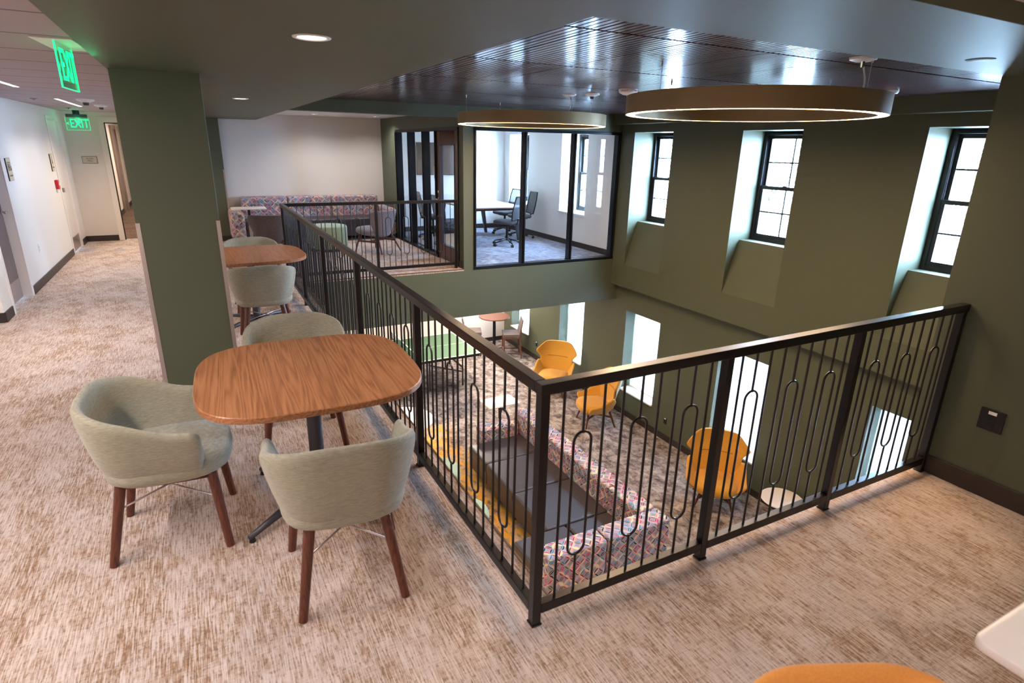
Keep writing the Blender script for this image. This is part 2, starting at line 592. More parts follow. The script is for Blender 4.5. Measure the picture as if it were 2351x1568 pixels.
    def build(s, name, mats, parent=None, smooth=False, bevel=0, seg=2, sub=0, uv=False, fix=True, angle=None):
        me = bpy.data.meshes.new(name)
        me.from_pydata(s.v, [], s.f)
        if not isinstance(mats, (list, tuple)):
            mats = [mats]
        for m in mats:
            me.materials.append(m)
        me.polygons.foreach_set('material_index', s.mi)
        if fix:
            bm = bmesh.new()
            bm.from_mesh(me)
            bmesh.ops.remove_doubles(bm, verts=bm.verts, dist=1e-5)
            bmesh.ops.recalc_face_normals(bm, faces=bm.faces)
            bm.to_mesh(me)
            bm.free()
        if smooth:
            me.polygons.foreach_set('use_smooth', [True] * len(me.polygons))
            if angle:
                me.set_sharp_from_angle(angle=R(angle))
        if uv:
            boxuv(me)
        o = bpy.data.objects.new(name, me)
        COL.objects.link(o)
        if parent:
            o.parent = parent
        if bevel:
            md = o.modifiers.new('bevel', 'BEVEL')
            md.width = bevel
            md.segments = seg
            md.limit_method = 'ANGLE'
            md.angle_limit = R(40)
            if not smooth:
                me.polygons.foreach_set('use_smooth', [True] * len(me.polygons))
                md.harden_normals = True
        if sub:
            md = o.modifiers.new('subdivision', 'SUBSURF')
            md.levels = sub
            md.render_levels = sub
        return o

def boxuv(me):
    lay = me.uv_layers.new(name='UVMap')
    for p in me.polygons:
        n = p.normal
        ax = max(range(3), key=lambda i: abs(n[i]))
        for li in p.loop_indices:
            c = me.vertices[me.loops[li].vertex_index].co
            lay.data[li].uv = {0: (c.y, c.z), 1: (c.x, c.z), 2: (c.y, c.x)}[ax]

def tag(o, label, cat, group=None):
    o['label'] = label
    o['category'] = cat
    if group:
        o['group'] = group
    return o
def thing(name, label, cat, loc=(0, 0, 0), rz=0.0, group=None):
    o = bpy.data.objects.new(name, None)
    o.empty_display_size = .1
    COL.objects.link(o)
    o.location = loc
    o.rotation_euler = (0, 0, rz)
    return tag(o, label, cat, group)
def struct(o):
    o['kind'] = 'structure'
    return o
def dup(root, label, loc, rz=0.0, group=None):
    """a copy of a thing with copies of its parts and sub-parts"""
    r = root.copy()
    COL.objects.link(r)
    r.location = loc
    r.rotation_euler = (0, 0, rz)
    r['label'] = label
    if group:
        r['group'] = group
    for ch in list(root.children):
        c = ch.copy()
        COL.objects.link(c)
        c.parent = r
        for g in list(ch.children):
            d = g.copy()
            COL.objects.link(d)
            d.parent = c
    return r
def face(fx, fy):
    """z rotation that turns local +y towards (fx, fy)"""
    return math.atan2(-fx, fy)
def text(name, s, size, m, parent, loc, rot, extrude=.002, align='CENTER', sx=1.0):
    d = bpy.data.curves.new(name, 'FONT')
    d.body = s
    d.size = size
    d.align_x = align
    d.align_y = 'CENTER'
    d.extrude = extrude
    d.materials.append(m)
    tmp = bpy.data.objects.new(name, d)
    me = bpy.data.meshes.new_from_object(tmp)          # lettering as plain mesh
    bpy.data.objects.remove(tmp)
    me.name = name
    for v in me.vertices:
        v.co.x *= sx
    if not me.materials:
        me.materials.append(m)
    o = bpy.data.objects.new(name, me)
    COL.objects.link(o)
    o.parent = parent
    o.location = loc
    o.rotation_euler = rot
    return o
# ================================================================== STRUCTURE
DX0, DX1 = 2.61, 2.70
# upper carpet (thin slab) with its four regions
b = MB()
b.box(-6, -4, -.03, .13, 12.0, 0)
b.box(.13, -4, -.03, 2.78, .10, 0)
b.box(.13, 6.82, -.03, DX0, 11.3, 0)
b.box(DX0, 6.99, -.03, 2.64, 11.3, 0)
struct(b.build('floor_balcony', M['carpet']))
b = MB()
b.box(2.64, 6.86, -.03, XU, 11.3, 0)
struct(b.build('floor_meeting_room', M['carpet_conf']))
b = MB()
b.box(-2.9, 12.0, -.03, -.4, 20.5, 0)
struct(b.build('floor_corridor', M['carpet_hall']))
# slab body: green fascia round the opening, white underside
b = MB()
def slab(x0, y0, x1, y1):
    b.slot(0).box(x0, y0, -.74, x1, y1, -.03)
    b.slot(1).box(x0 + .002, y0 + .002, -.79, x1 - .002, y1 - .002, -.74)
slab(-6, -4, .13, 11.6)
slab(.13, -4, 2.78, .10)
b.slot(0).box(.13, 6.82, -.79, XU, 6.99, -.03)
b.slot(1).box(.13, 6.99, -.79, XL, 11.6, -.03)
b.slot(0).box(XU, 6.82, -.79, XL, 6.99, -.48)
struct(b.build('wall_fascia', [M['green'], M['ceiling']]))
# thin trim where the carpet meets the fascia
b = MB()
b.box(.128, .098, -.009, .138, 6.832, .003)
b.box(.128, .092, -.009, 2.78, .104, .003)
b.box(.128, 6.816, -.009, 2.612, 6.828, .003)
struct(b.build('trim_1', M['edge']))

# lower floor and walls
b = MB()
b.box(-3.4, -4, FL - .1, XL, 11.36, FL)
struct(b.build('floor_lower', M['carpet_low']))
b = MB()
b.box(-3.4, 11.36, FL, 6.1, 11.6, -.79)
b.box(-3.6, -4, FL, -3.4, 11.6, -.79)
b.box(-3.4, -4.2, FL, 2.8, -4, -.79)
struct(b.build('wall_lower_back', M['warmwhite']))
b = MB()
b.box(-3.4, 11.345, FL, XL, 11.36, FL + .11)
struct(b.build('baseboard_lower_back', M['base']))

# window wall. upper part projects a little past the lower part
def holed_wall(b, x0, x1, z0, z1, holes, y0, y1):
    """wall of thickness x0..x1 with window holes (ya, yb, za, zb)"""
    y = y0
    for ya, yb, za, zb in holes:
        b.box(x0, y, z0, x1, ya, z1)
        b.box(x0, ya, zb, x1, yb, z1)
        b.box(x0, ya, z0, x1, yb, za)
        y = yb
    b.box(x0, y, z0, x1, y1, z1)
b = MB()
holed_wall(b, XU, 6.0, -.48, 2.6, [(a, c, -.08, 2.125) for a, c in WIN_Y[:3]], -.2, 6.86)
for a, c in WIN_Y[:3]:
    b.prism([(XU, -.08), (5.755, .67), (6.0, .67), (6.0, -.08)], 1, a, c)
b.box(5.36, .10, SOF, XU, 6.82, 2.6)                      # beam along the window wall
struct(b.build('wall_right', M['green']))
b = MB()
holed_wall(b, XU, 6.0, -.1, 2.6, [(a, c, .64, 2.125) for a, c in WIN_Y[3:]], 6.86, 11.5)
struct(b.build('wall_meeting_room_right', M['white']))
b = MB()
holed_wall(b, XL, 6.0, FL, -.48, [(a, c, -2.45, -.93) for a, c in WIN_Y], -.2, 11.5)
struct(b.build('wall_lower_right', M['green']))
b = MB()
b.box(XL - .015, .12, FL, XL, 11.345, FL + .11)
struct(b.build('baseboard_lower_right', M['base']))
# brick outer leaf
b = MB()
hol = []
holed_wall(b, 6.0, 6.09, -.48, 2.9, [(a, c, .67, 2.125) for a, c in WIN_Y], -.2, 11.7)
holed_wall(b, 6.0, 6.09, FL - .6, -.48, [(a, c, -2.45, -.93) for a, c in WIN_Y], -.2, 11.7)
struct(b.build('wall_outer_brick', M['brick'], uv=True))

# upper windows: double hung, six slim bars each
def window(n, y0, y1, z0, z1, x, frame, mull=True):
    b = MB()
    w = .05
    b.box(x, y0, z0, x + .10, y0 + w, z1)
    b.box(x, y1 - w, z0, x + .10, y1, z1)
    b.box(x, y0 + w, z0, x + .10, y1 - w, z0 + w)
    b.box(x, y0 + w, z1 - w, x + .10, y1 - w, z1)
    root = b.build('window_%d' % n, frame, bevel=.004)
    struct(root)
    zm = (z0 + z1) / 2
    s = MB()
    ya, yb = y0 + w, y1 - w
    sw = .045
    # lower sash sits inside, upper sash behind it
    for (xa, za, zb) in ((x + .012, z0 + w, zm + .02), (x + .052, zm - .02, z1 - w)):
        s.box(xa, ya, za, xa + .036, ya + sw, zb)
        s.box(xa, yb - sw, za, xa + .036, yb, zb)
        s.box(xa, ya + sw, za, xa + .036, yb - sw, za + sw)
        s.box(xa, ya + sw, zb - sw, xa + .036, yb - sw, zb)
        if mull:
            ym, zc = (ya + yb) / 2, (za + zb) / 2
            s.box(xa + .014, ym - .009, za + sw, xa + .03, ym + .009, zb - sw)
            s.box(xa + .014, ya + sw, zc - .009, xa + .03, yb - sw, zc + .009)
    s.build('sash', frame, root)
    g = MB()
    for (xa, za, zb) in ((x + .034, z0 + w + sw, zm - .02), (x + .074, zm + .02, z1 - w - sw)):
        g.box(xa, ya + sw, za, xa + .003, yb - sw, zb)
    g.build('pane', M['glass'], root)
    if mull:
        k = MB()
        k.box(x - .012, (y0 + y1) / 2 - .03, zm + .02, x + .03, (y0 + y1) / 2 + .03, zm + .035)
        k.build('sash_lock', M['blackmetal'], root)
    return root
n = 1
for i, (a, c) in enumerate(WIN_Y):
    window(n, a, c, .67 if i < 3 else .64, 2.125, 5.96, M['blackframe'])
    n += 1
for a, c in WIN_Y:
    window(n, a, c, -2.45, -.93, 5.96, M['trimwhite'], False)
    n += 1
# stone stools of the lower and meeting-room windows
k = 2
b = MB()
for a, c in WIN_Y:
    b.box(XL - .03, a + .001, -2.47, 5.96, c - .001, -2.445)
struct(b.build('trim_2', M['sill'], bevel=.004))
b = MB()
for a, c in WIN_Y[3:]:
    b.box(XU - .03, a - .03, .61, 5.96, c + .03, .645)
struct(b.build('trim_3', M['sill'], bevel=.004))

# roller shades of the lower windows
for i, (a, c) in enumerate(WIN_Y):
    place = ['behind the right end of the front railing', 'behind the nearest ochre armchair', 'beside the side-view ochre armchair', 'behind the farthest ochre armchair', 'behind the right-hand counter stool'][i]
    r = thing('roller_shade', 'white translucent roller shade, lower window ' + place, 'blind', (5.90, (a + c) / 2, -.945), 0, 'roller shades in the lower windows')
    h = (c - a) / 2 - .012
    s = MB()
    s.box(-.001, -h, -1.482, .001, h, 0)
    s.build('shade_cloth', M['shade'], r)
    s = MB()
    s.frustum((0, -h, -.012), (0, h, -.012), .02, .02, 12)
    s.build('roller_tube', M['trimwhite'], r)
    s = MB()
    s.box(-.006, -h, -1.502, .006, h, -1.48)
    s.build('hem_bar', M['trimwhite'], r)

# near right wall block (with the outlet) and walls behind the camera
b = MB()
b.box(2.78, -4, FL, 6.0, .12, 2.6)
struct(b.build('wall_right_near', M['green']))
b = MB()
b.box(2.765, -4, 0, 2.78, .06, .115)
struct(b.build('baseboard_right_near', M['base'], bevel=.004))
b = MB()
b.box(-6, -4.15, 0, 2.8, -4, 2.6)
b.box(-6.15, -4.15, 0, -6, 6.2, 2.6)
struct(b.build('wall_behind', M['warmwhite']))

# hall: left wall with two doors, end wall with the corridor opening
HX = -2.94
b = MB()
b.box(-6, 6.02, 0, HX - .14, 6.2, 2.6)
b.box(HX - .14, 6.02, 0, HX, 6.40, 2.6)
b.box(HX - .14, 6.40, 2.13, HX, 7.27, 2.6)
b.box(HX - .14, 7.27, 0, HX, 10.40, 2.6)
b.box(HX - .14, 10.40, 2.13, HX, 11.33, 2.6)
b.box(HX - .14, 11.33, 0, HX, 12.0, 2.6)
struct(b.build('wall_left', M['white']))
b = MB()
b.box(HX, 11.85, 0, -2.33, 12.0, 2.6)
b.box(-2.33, 11.85, 2.13, -1.38, 12.0, 2.6)
b.box(-1.38, 11.3, 0, -.47, 12.0, 2.6)
struct(b.build('wall_hall_end', M['warmwhite']))
def baseboards(name, *bx):
    b = MB()
    for q in bx:
        b.box(*q)
    return struct(b.build(name, M['base'], bevel=.004))
baseboards('baseboard_left', (HX, 7.33, 0, HX + .014, 10.34, .105), (HX, 11.40, 0, HX + .014, 11.85, .105), (-6, 6.006, 0, HX, 6.02, .105), (HX, 6.02, 0, HX + .014, 6.33, .105))
baseboards('baseboard_hall_end', (HX + .014, 11.836, 0, -2.42, 11.85, .105))
def hall_door(n, y0, y1, leafmat, setback):
    """door in the left hall wall; the leaf is hung at the back of its frame"""
    z1 = 2.13
    b = MB()
    fw = .055
    xo, xi = HX + .012, HX - .14
    b.box(xi, y0, 0, xo, y0 + .02, z1)
    b.box(xi, y1 - .02, 0, xo, y1, z1)
    b.box(xi, y0 + .02, z1 - .02, xo, y1 - .02, z1)
    b.box(HX, y0 - fw, 0, xo, y0, z1 + fw)
    b.box(HX, y1, 0, xo, y1 + fw, z1 + fw)
    b.box(HX, y0, z1, xo, y1, z1 + fw)
    root = struct(b.build('door_%d' % n, M['trimwhite'], bevel=.004))
    xl = HX - setback
    l = MB()
    l.box(xl - .045, y0 + .022, .008, xl, y1 - .022, z1 - .022)
    leaf = l.build('door_leaf', leafmat, root)
    return root, leaf, xl
d1, leaf, xl = hall_door(1, 6.40, 7.27, M['doorbrown'], .09)
k = MB()
k.box(xl, 6.43, .012, xl + .004, 7.24, .24)
k.build('kick_plate', M['steel'], leaf)
k = MB()
k.frustum((xl, 7.19, 1.02), (xl + .012, 7.19, 1.02), .03, .03, 20)
k.frustum((xl + .012, 7.19, 1.02), (xl + .06, 7.19, 1.02), .011, .011, 12)
k.tube([(xl + .055, 7.20, 1.02), (xl + .06, 7.14, 1.02), (xl + .06, 7.07, 1.02)], .011, 10)
k.build('lever_handle', M['chrome'], leaf)
d2, leaf, xl = hall_door(2, 10.42, 11.30, M['trimwhite'], .02)
k = MB()
k.box(xl, 10.46, .012, xl + .004, 11.27, .24)
k.build('kick_plate', M['steel'], leaf)
k = MB()
k.box(xl, 10.50, 1.00, xl + .05, 10.57, 1.07)
k.build('door_knob', M['steel'], leaf)
# corridor beyond the end wall
b = MB()
b.box(-2.95, 12.0, 0, -2.75, 20.6, 2.6)
b.box(-.55, 12.0, 0, -.4, 20.6, 2.6)
b.box(-2.9, 20.4, 0, -.4, 20.6, 2.6)
struct(b.build('wall_corridor', M['warmwhite']))
b = MB()
b.box(-2.95, 12.0, 2.30, -.4, 20.6, 2.4)
struct(b.build('ceiling_corridor', M['ceiling']))
b = MB()
f = .09
b.box(-2.42, 11.838, 0, -2.33, 12.01, 2.22)
b.box(-2.33, 11.838, 2.13, -1.38, 12.01, 2.22)
struct(b.build('trim_4', M['trimwhite'], bevel=.004))
b = MB()
b.box(-2.33, 11.88, 0, -2.315, 11.93, 2.13)
b.box(-2.33, 11.88, 2.115, -1.38, 11.93, 2.13)
struct(b.build('trim_5', M['dark']))
for i, y in enumerate((12.6, 14.6, 17.0)):
    b = MB()
    b.box(-2.75, y, 0, -2.70, y + .09, 2.18)
    b.box(-2.75, y + 1.0, 0, -2.70, y + 1.09, 2.18)
    b.box(-2.75, y + .09, 2.09, -2.70, y + 1.0, 2.18)
    r = struct(b.build('door_%d' % (4 + i), M['taupedoor'], bevel=.004))
    l = MB()
    l.box(-2.75, y + .09, .01, -2.725, y + 1.0, 2.09)
    l.build('door_leaf', M['doorbrown'], r)
baseboards('baseboard_corridor', (-2.75, 13.7, 0, -2.735, 14.6, .12), (-2.75, 15.7, 0, -2.735, 17.0, .12), (-2.75, 18.1, 0, -2.735, 20.4, .12))

# columns with steel corner guards
def column(x0, y0, x1, y1, guards):
    b = MB()
    b.box(x0, y0, 0, x1, y1, SOF + .02)
    r = b.build('column', M['green'], bevel=.004)
    struct(r)
    for gx, sx in guards:
        g = MB()
        g.box(min(gx, gx - sx * .022), y0 - .003, .10, max(gx, gx - sx * .022), y0, 1.34)
        g.box(min(gx, gx + sx * .003), y0 - .003, .10, max(gx, gx + sx * .003), y0 + .022, 1.34)
        g.build('corner_guard', M['steel'], r)
    g = MB()
    g.box(x0 - .014, y0 - .014, 0, x1 + .014, y1, .10)
    g.build('column_base', M['base'], r)
    return r
column(-1.37, 2.84, -.885, 3.35, [(-1.37, -1), (-.885, 1)])
column(-1.38, 11.08, -.475, 11.3, [(-.475, 1)])

# back wall of the seating area, green door wall
b = MB()
b.box(-.475, 11.22, 0, 2.61, 11.4, 2.6)
struct(b.build('wall_back', M['warmwhite']))
b = MB()
b.box(2.61, 11.22, 0, XU, 11.4, 2.6)
struct(b.build('wall_meeting_room_back', M['white']))
DX0, DX1 = 2.61, 2.70
b = MB()
b.box(DX0, 10.17, 0, DX1, 11.22, 2.6)
b.box(DX0, 6.99, 2.125, DX1, 10.17, 2.6)
b.box(DX0, 6.82, -.03, 2.775, 6.99, 2.6)
b.box(2.775, 6.82, 2.125, XU, 6.99, 2.6)                 # wall over the glazing
b.box(.187, 6.82, SOF, DX0, 6.99, 2.6)                   # beam at the far side of the opening
struct(b.build('wall_meeting_room', M['green']))
baseboards('baseboard_meeting_room', (DX0 - .012, 10.2, 0, DX0, 11.22, .105), (DX0 - .012, 6.834, 0, DX0, 6.99, .105),
           (DX1 + .08, 11.206, 0, XU, 11.22, .105), (XU - .014, 6.99, 0, XU, 11.2, .105), (-.475, 11.206, 0, DX0 - .012, 11.22, .105))
# glazing towards the opening
b = MB()
z0, z1 = -.02, 2.125
for x in (2.775, 3.655, 4.585, 5.475):
    b.box(x, 6.825, z0 + .04, x + .055, 6.94, z1 - .045)
    b.box(x + .018, 6.805, z0 + .04, x + .037, 6.825, z1 - .045)
b.box(2.775, 6.81, z0, 5.53, 6.945, z0 + .04)
b.box(2.775, 6.81, z1 - .045, 5.53, 6.945, z1)
r = struct(b.build('window_11', M['bluegrey'], bevel=.003))
b = MB()
for x in (2.83, 3.71, 4.64):
    b.box(x, 6.88, .02, x + .835 + (.04 if x > 3 else 0), 6.886, z1 - .045)
b.build('pane', M['glass'], r)
# glazing beside the door
b = MB()
for y in (10.12, 9.34, 8.55, 7.93):
    b.box(DX0 - .02, y - .0, .05, DX0 + .11, y + .05, 2.08)
    b.box(DX0 - .035, y + .016, .05, DX0 - .02, y + .034, 2.08)
b.box(DX0 - .02, 7.93, .0, DX0 + .11, 10.17, .05)
b.box(DX0 - .02, 6.99, 2.08, DX0 + .11, 10.17, 2.125)
b.box(DX0 - .02, 6.99, 0, DX0 + .11, 7.03, 2.08)
r = struct(b.build('window_12', M['bluegrey'], bevel=.003))
b = MB()
for y in (9.39, 8.60, 7.98):
    b.box(DX0 + .04, y, .05, DX0 + .046, y + .78 - (.05 if y < 9 else 0) - (.12 if y < 8 else 0), 2.08)
b.build('pane', M['glass'], r)
# brown door with a tall lite
b = MB()
ya, yb, dz = 7.035, 7.925, 2.075
b.box(DX0, ya, .012, DX0 + .045, ya + .13, dz)
b.box(DX0, yb - .13, .012, DX0 + .045, yb, dz)
b.box(DX0, ya + .13, .012, DX0 + .045, yb - .13, .25)
b.box(DX0, ya + .13, dz - .20, DX0 + .045, yb - .13, dz)
r = struct(b.build('door_3', M['doorwood'], bevel=.003))
b = MB()
b.box(DX0 + .018, ya + .13, .25, DX0 + .024, yb - .13, dz - .20)
b.build('door_lite', M['glass'], r)
b = MB()
for (y0, y1, za, zb) in ((ya + .13, ya + .145, .25, dz - .2), (yb - .145, yb - .13, .25, dz - .2), (ya + .13, yb - .13, .25, .265), (ya + .13, yb - .13, dz - .215, dz - .2)):
    b.box(DX0 - .006, y0, za, DX0 + .051, y1, zb)
b.build('lite_stop', M['greymetal'], r)
b = MB()
b.frustum((DX0, yb - .07, 1.0), (DX0 - .012, yb - .07, 1.0), .03, .03, 20)
b.frustum((DX0, yb - .07, 1.12), (DX0 - .016, yb - .07, 1.12), .022, .022, 16)
b.tube([(DX0 - .012, yb - .07, 1.0), (DX0 - .055, yb - .07, 1.0), (DX0 - .06, yb - .12, 1.0), (DX0 - .06, yb - .18, 1.0)], .011, 10)
b.build('lever_handle', M['chrome'], r)
b = MB()
for z in (.25, 1.0, 1.8):
    b.frustum((DX0 - .012, ya - .003, z), (DX0 - .012, ya - .003, z + .11), .008, .008, 10)
b.build('hinge', M['steel'], r)

# ------------------------------------------------------------------ ceilings
b = MB()
b.box(-1.38, -4, SOF, .187, 11.3, 2.6)
b.box(.187, -.55, SOF, 2.78, .10, 2.6)
struct(b.build('ceiling_soffit', M['green']))
b = MB()
b.box(.187, -4, 2.31, 2.78, -.55, 2.6)
struct(b.build('ceiling_near', M['ceiling']))
b = MB()
b.box(-6, -4, 2.30, -1.38, 12.0, 2.5)
struct(b.build('ceiling_hall', M['hallceil']))
b = MB()
b.box(.187, 6.99, 2.36, DX0, 11.22, 2.6)
struct(b.build('ceiling_seating', M['ceiling']))
b = MB()
b.box(DX1, 6.99, 2.36, XU, 11.22, 2.6)
struct(b.build('ceiling_meeting_room', M['ceiling']))
b = MB()
b.box(HX, 11.75, 2.245, -1.38, 11.85, 2.30)
struct(b.build('trim_6', M['trimwhite']))
# slatted wood ceiling over the opening, five bays of slats running away from the camera
b = MB()
b.box(.10, .0, 2.452, 5.40, 6.9, 2.55)
struct(b.build('ceiling_backing', M['dark']))
b = MB()
ys = [.10, 1.03, 2.25, 3.47, 4.69, 5.91, 6.82]
pitch = .0445
nx = int((5.36 - .19) / pitch)
for j in range(6):
    for i in range(nx):
        x = .195 + i * pitch
        w = .033 if (i % 14) else .027
        y0 = ys[j] + (.012 if j else 0)
        y1 = ys[j + 1] - (.012 if j < 5 else 0)
        b.box(x, y0, WOOD, x + w, y1, WOOD + .026)
struct(b.build('ceiling_slats', M['slat']))
b = MB()
for j in range(6):
    for y in (ys[j] + .14, ys[j + 1] - .14):
        b.box(.19, y - .02, WOOD + .026, 5.36, y + .02, WOOD + .042)
struct(b.build('ceiling_battens', M['dark']))
# roof over everything so that no sky leaks in
b = MB()
b.box(-6.2, -4.2, 2.6, 6.36, 20.7, 2.75)
struct(b.build('ceiling_roof_deck', M['dark']))
# ================================================================== RAILINGS
PS = .039
zr0, zr1 = 1.024, 1.067
bal = MB().frustum((0, 0, .098), (0, 0, zr0 + .002), .0056, .0056, 8)
mb_bal = None
def loop_mb():
    m = MB()
    m.frustum((0, 0, .098), (0, 0, .283), .0056, .0056, 8)
    m.frustum((0, 0, .829), (0, 0, zr0 + .002), .0056, .0056, 8)
    w = .040
    pts = []
    for i in range(13):
        a = PI * i / 12
        pts.append((w * math.cos(a), 0, .835 - w + w * math.sin(a)))
    for i in range(13):
        a = PI + PI * i / 12
        pts.append((w * math.cos(a), 0, .278 + w + w * math.sin(a)))
    m.tube(pts, .0056, 8, True)
    return m
PROTO = {}
def railing(label, length, posts, bays, loc, rz, skip_first=False):
    """railing along local +x; posts at given x; bays list of (x0, x1, n, loop indices)"""
    r = thing('guard_railing', label, 'railing', loc, rz, 'dark bronze railings round the opening')
    for i, x in enumerate(posts):
        p = MB()
        p.box(x - PS / 2, -PS / 2, 0, x + PS / 2, PS / 2, zr0)
        p.box(x - PS / 2 - .004, -PS / 2 - .004, 0, x + PS / 2 + .004, PS / 2 + .004, .010)
        p.build('post', M['rail'], r, bevel=.003)
    t = MB()
    xa, xb = length
    t.box(xa, -.024, zr0, xb, .024, zr1)
    t.build('top_rail', M['rail'], r, bevel=.004)
    for (x0, x1, n, loops) in bays:
        t = MB()
        t.box(x0 + PS / 2 + .001, -.019, .055, x1 - PS / 2, .019, .100)
        t.build('bottom_rail', M['rail'], r, bevel=.003)
        for i in range(n):
            x = x0 + (x1 - x0) * (i + 1) / (n + 1)
            kind = 'loop_baluster' if i in loops else 'baluster'
            if kind not in PROTO:
                src = loop_mb() if kind == 'loop_baluster' else bal
                o = src.build(kind, M['rail'], r, smooth=True, angle=40)
                PROTO[kind] = o
            else:
                o = PROTO[kind].copy()
                COL.objects.link(o)
                o.parent = r
            o.location = (x, 0, 0)
    return r
L9 = {1, 4, 7}
railing('dark bronze railing across the front, from the corner post to the green right wall', (-.024, 2.778), [0, .915, 1.83, 2.752],
        [(0, .915, 9, L9), (.915, 1.83, 9, L9), (1.83, 2.752, 9, L9)], (0, 0, 0), 0)
yp = [0, 1.39, 2.775, 4.145, 5.52, 6.95]
LS = {1, 4, 7, 10}
railing('long dark bronze railing beside the walnut tables, running away left of the opening', (.024, 6.974), yp[1:],
        [(yp[0], yp[1], 13, {2, 5, 8, 11})] + [(yp[i], yp[i + 1], 13, LS) for i in range(1, 5)], (0, 0, 0), R(90))
railing('dark bronze railing at the far side of the opening, in front of the mint ottoman', (.024, 2.55), [1.28, 2.53],
        [(0, 1.28, 13, LS), (1.28, 2.53, 13, LS)], (0, 6.95, 0), 0)

# ================================================================== LAMPS
def ring_pendant(label, cx, cy, hooks, canopy):
    r = thing('ring_pendant', label, 'pendant lamp', (cx, cy, 2.105), 0, 'bronze ring pendants under the slatted ceiling')
    RO, RI, H = .90, .825, .130
    b = MB()
    b.lathe([(RO, 0), (RO, H), (RI, H), (RI, 0), (RI + .006, 0), (RI + .006, .012), (RO - .006, .012), (RO - .006, 0)], 96, closed=True)
    b.build('ring_band', M['bronze'], r, smooth=True, angle=40)
    b = MB()
    b.lathe([(RO - .007, .004), (RO - .007, .011), (RI + .007, .011), (RI + .007, .004)], 96, closed=True)
    b.build('light_diffuser', M['glow'], r)
    for a in hooks:
        x, y = (RO - .035) * math.cos(R(a)), (RO - .035) * math.sin(R(a))
        c = MB()
        c.frustum((x, y, H), (x, y, WOOD - 2.105), .0016, .0016, 6)
        c.frustum((x, y, WOOD - 2.105 - .03), (x, y, WOOD - 2.105), .006, .008, 8)
        c.build('suspension_cable', M['steel'], r)
    x, y = canopy[0] - cx, canopy[1] - cy
    c = MB()
    zc = WOOD - 2.105
    c.lathe([(.0, -.022), (.045, -.022), (.075, -.012), (.078, 0), (0, 0)], 28, (x, y, zc))
    can = c.build('canopy', M['plastic_white'], r, smooth=True, angle=50)
    a = math.atan2(y, x)
    ex, ey = (RO - .04) * math.cos(a), (RO - .04) * math.sin(a)
    c = MB()
    pts = []
    for i in range(13):
        s = i / 12
        bow = math.sin(PI * s) * .02
        pts.append((x + (ex - x) * s + bow, y + (ey - y) * s, zc - .02 + (H - zc + .02) * (s ** .8)))
    c.tube(pts, .005, 8)
    c.build('power_cord', M['plastic_white'], r, smooth=True)
    c = MB()
    c.frustum((x, y, zc - .055), (x, y, zc - .02), .010, .014, 12)
    c.build('cord_grip', M['chrome'], can)
    return r
ring_pendant('large bronze ring pendant nearest the camera, glowing on its underside', 2.70, 1.66, (0, 90, 180, 271), (2.685, .835))
ring_pendant('bronze ring pendant farther away, hanging before the glazed meeting room', 2.74, 5.0, (0, 90, 180, 271), (2.714, 4.14))

def downlight(label, x, y, z, power, spot=88, col=NEUT, r_=.065, grp='round recessed downlights'):
    r = thing('recessed_downlight', label, 'ceiling light', (x, y, z), 0, grp)
    b = MB()
    b.lathe([(r_ - .012, -.001), (r_, -.006), (r_ + .008, -.004), (r_ + .01, 0), (r_ - .012, 0)], 32, closed=True)
    b.build('trim_ring', M['plastic_white'], r, smooth=True)
    b = MB()
    b.lathe([(0, -.002), (r_ - .012, -.002), (r_ - .012, 0), (0, 0)], 32)
    b.build('light_diffuser', M['dlglow'], r)
    if power:
        lamp('downlight_lamp', 'SPOT', (x, y, z - .02), power, col, .05, spot=spot, blend=.9)
    return r
downlight('lit downlight in the dark soffit above the near walnut table, nearest the camera', -.515, 1.02, SOF, 34)
downlight('small lit downlight farther along the dark soffit, above the second walnut table', -.50, 5.05, SOF, 34)
downlight('left lit downlight in the white ceiling strip above the patterned sofa', 1.12, 10.35, 2.36, 62, 150, (1, .95, .94))
downlight('right lit downlight in the white ceiling strip above the patterned sofa', 2.25, 10.3, 2.36, 62, 150, (1, .95, .94))
# lamps of the same kind above and behind the camera
for i, (x, y) in enumerate([(-.51, -1.0), (-.51, -2.9)]):
    lamp('downlight_lamp', 'SPOT', (x, y, SOF - .01), 34, NEUT, .05, spot=88, blend=.9)
for x, y in ((.9, -1.6), (2.1, -1.6), (.9, -3.2), (2.1, -3.2)):
    lamp('downlight_lamp', 'SPOT', (x, y, 2.30), 34, NEUT, .05, spot=92, blend=.9)
for x, y in ((1.0, 8.2),):
    lamp('downlight_lamp', 'SPOT', (x, y, 2.35), 30, NEUT, .05, spot=130, blend=.9)

def strip(label, x, y0, y1, power):
    r = thing('linear_ceiling_light', label, 'ceiling light', (x, (y0 + y1) / 2, 2.30), 0, 'linear lights in the hall ceiling')
    h = (y1 - y0) / 2
    b = MB()
    b.box(-.026, -h - .006, -.004, -.019, h + .006, .0)
    b.box(.019, -h - .006, -.004, .026, h + .006, .0)
    b.box(-.019, -h - .006, -.004, .019, -h, .0)
    b.box(-.019, h, -.004, .019, h + .006, 0)
    b.build('trim_frame', M['plastic_white'], r)
    b = MB()
    b.box(-.019, -h, -.003, .019, h, 0)
    b.build('light_diffuser', M['pinkglow'], r)
    lamp('linear_lamp', 'AREA', (x, (y0 + y1) / 2, 2.292), power, (1, .88, .82), .04, y1 - y0, spread=115)
    return r
strip('nearer glowing linear light in the white hall ceiling, cut by the left edge', -2.37, 3.9, 5.84, 28)
strip('farther glowing linear light in the white hall ceiling', -2.355, 7.69, 9.62, 14)
for y in (-2.9, .5):
    lamp('linear_lamp', 'AREA', (-2.37, y, 2.292), 60, (1, .88, .82), .04, 1.94)
lamp('linear_lamp', 'AREA', (-4.6, 1.0, 2.29), 70, (1, .88, .82), .04, 1.94)
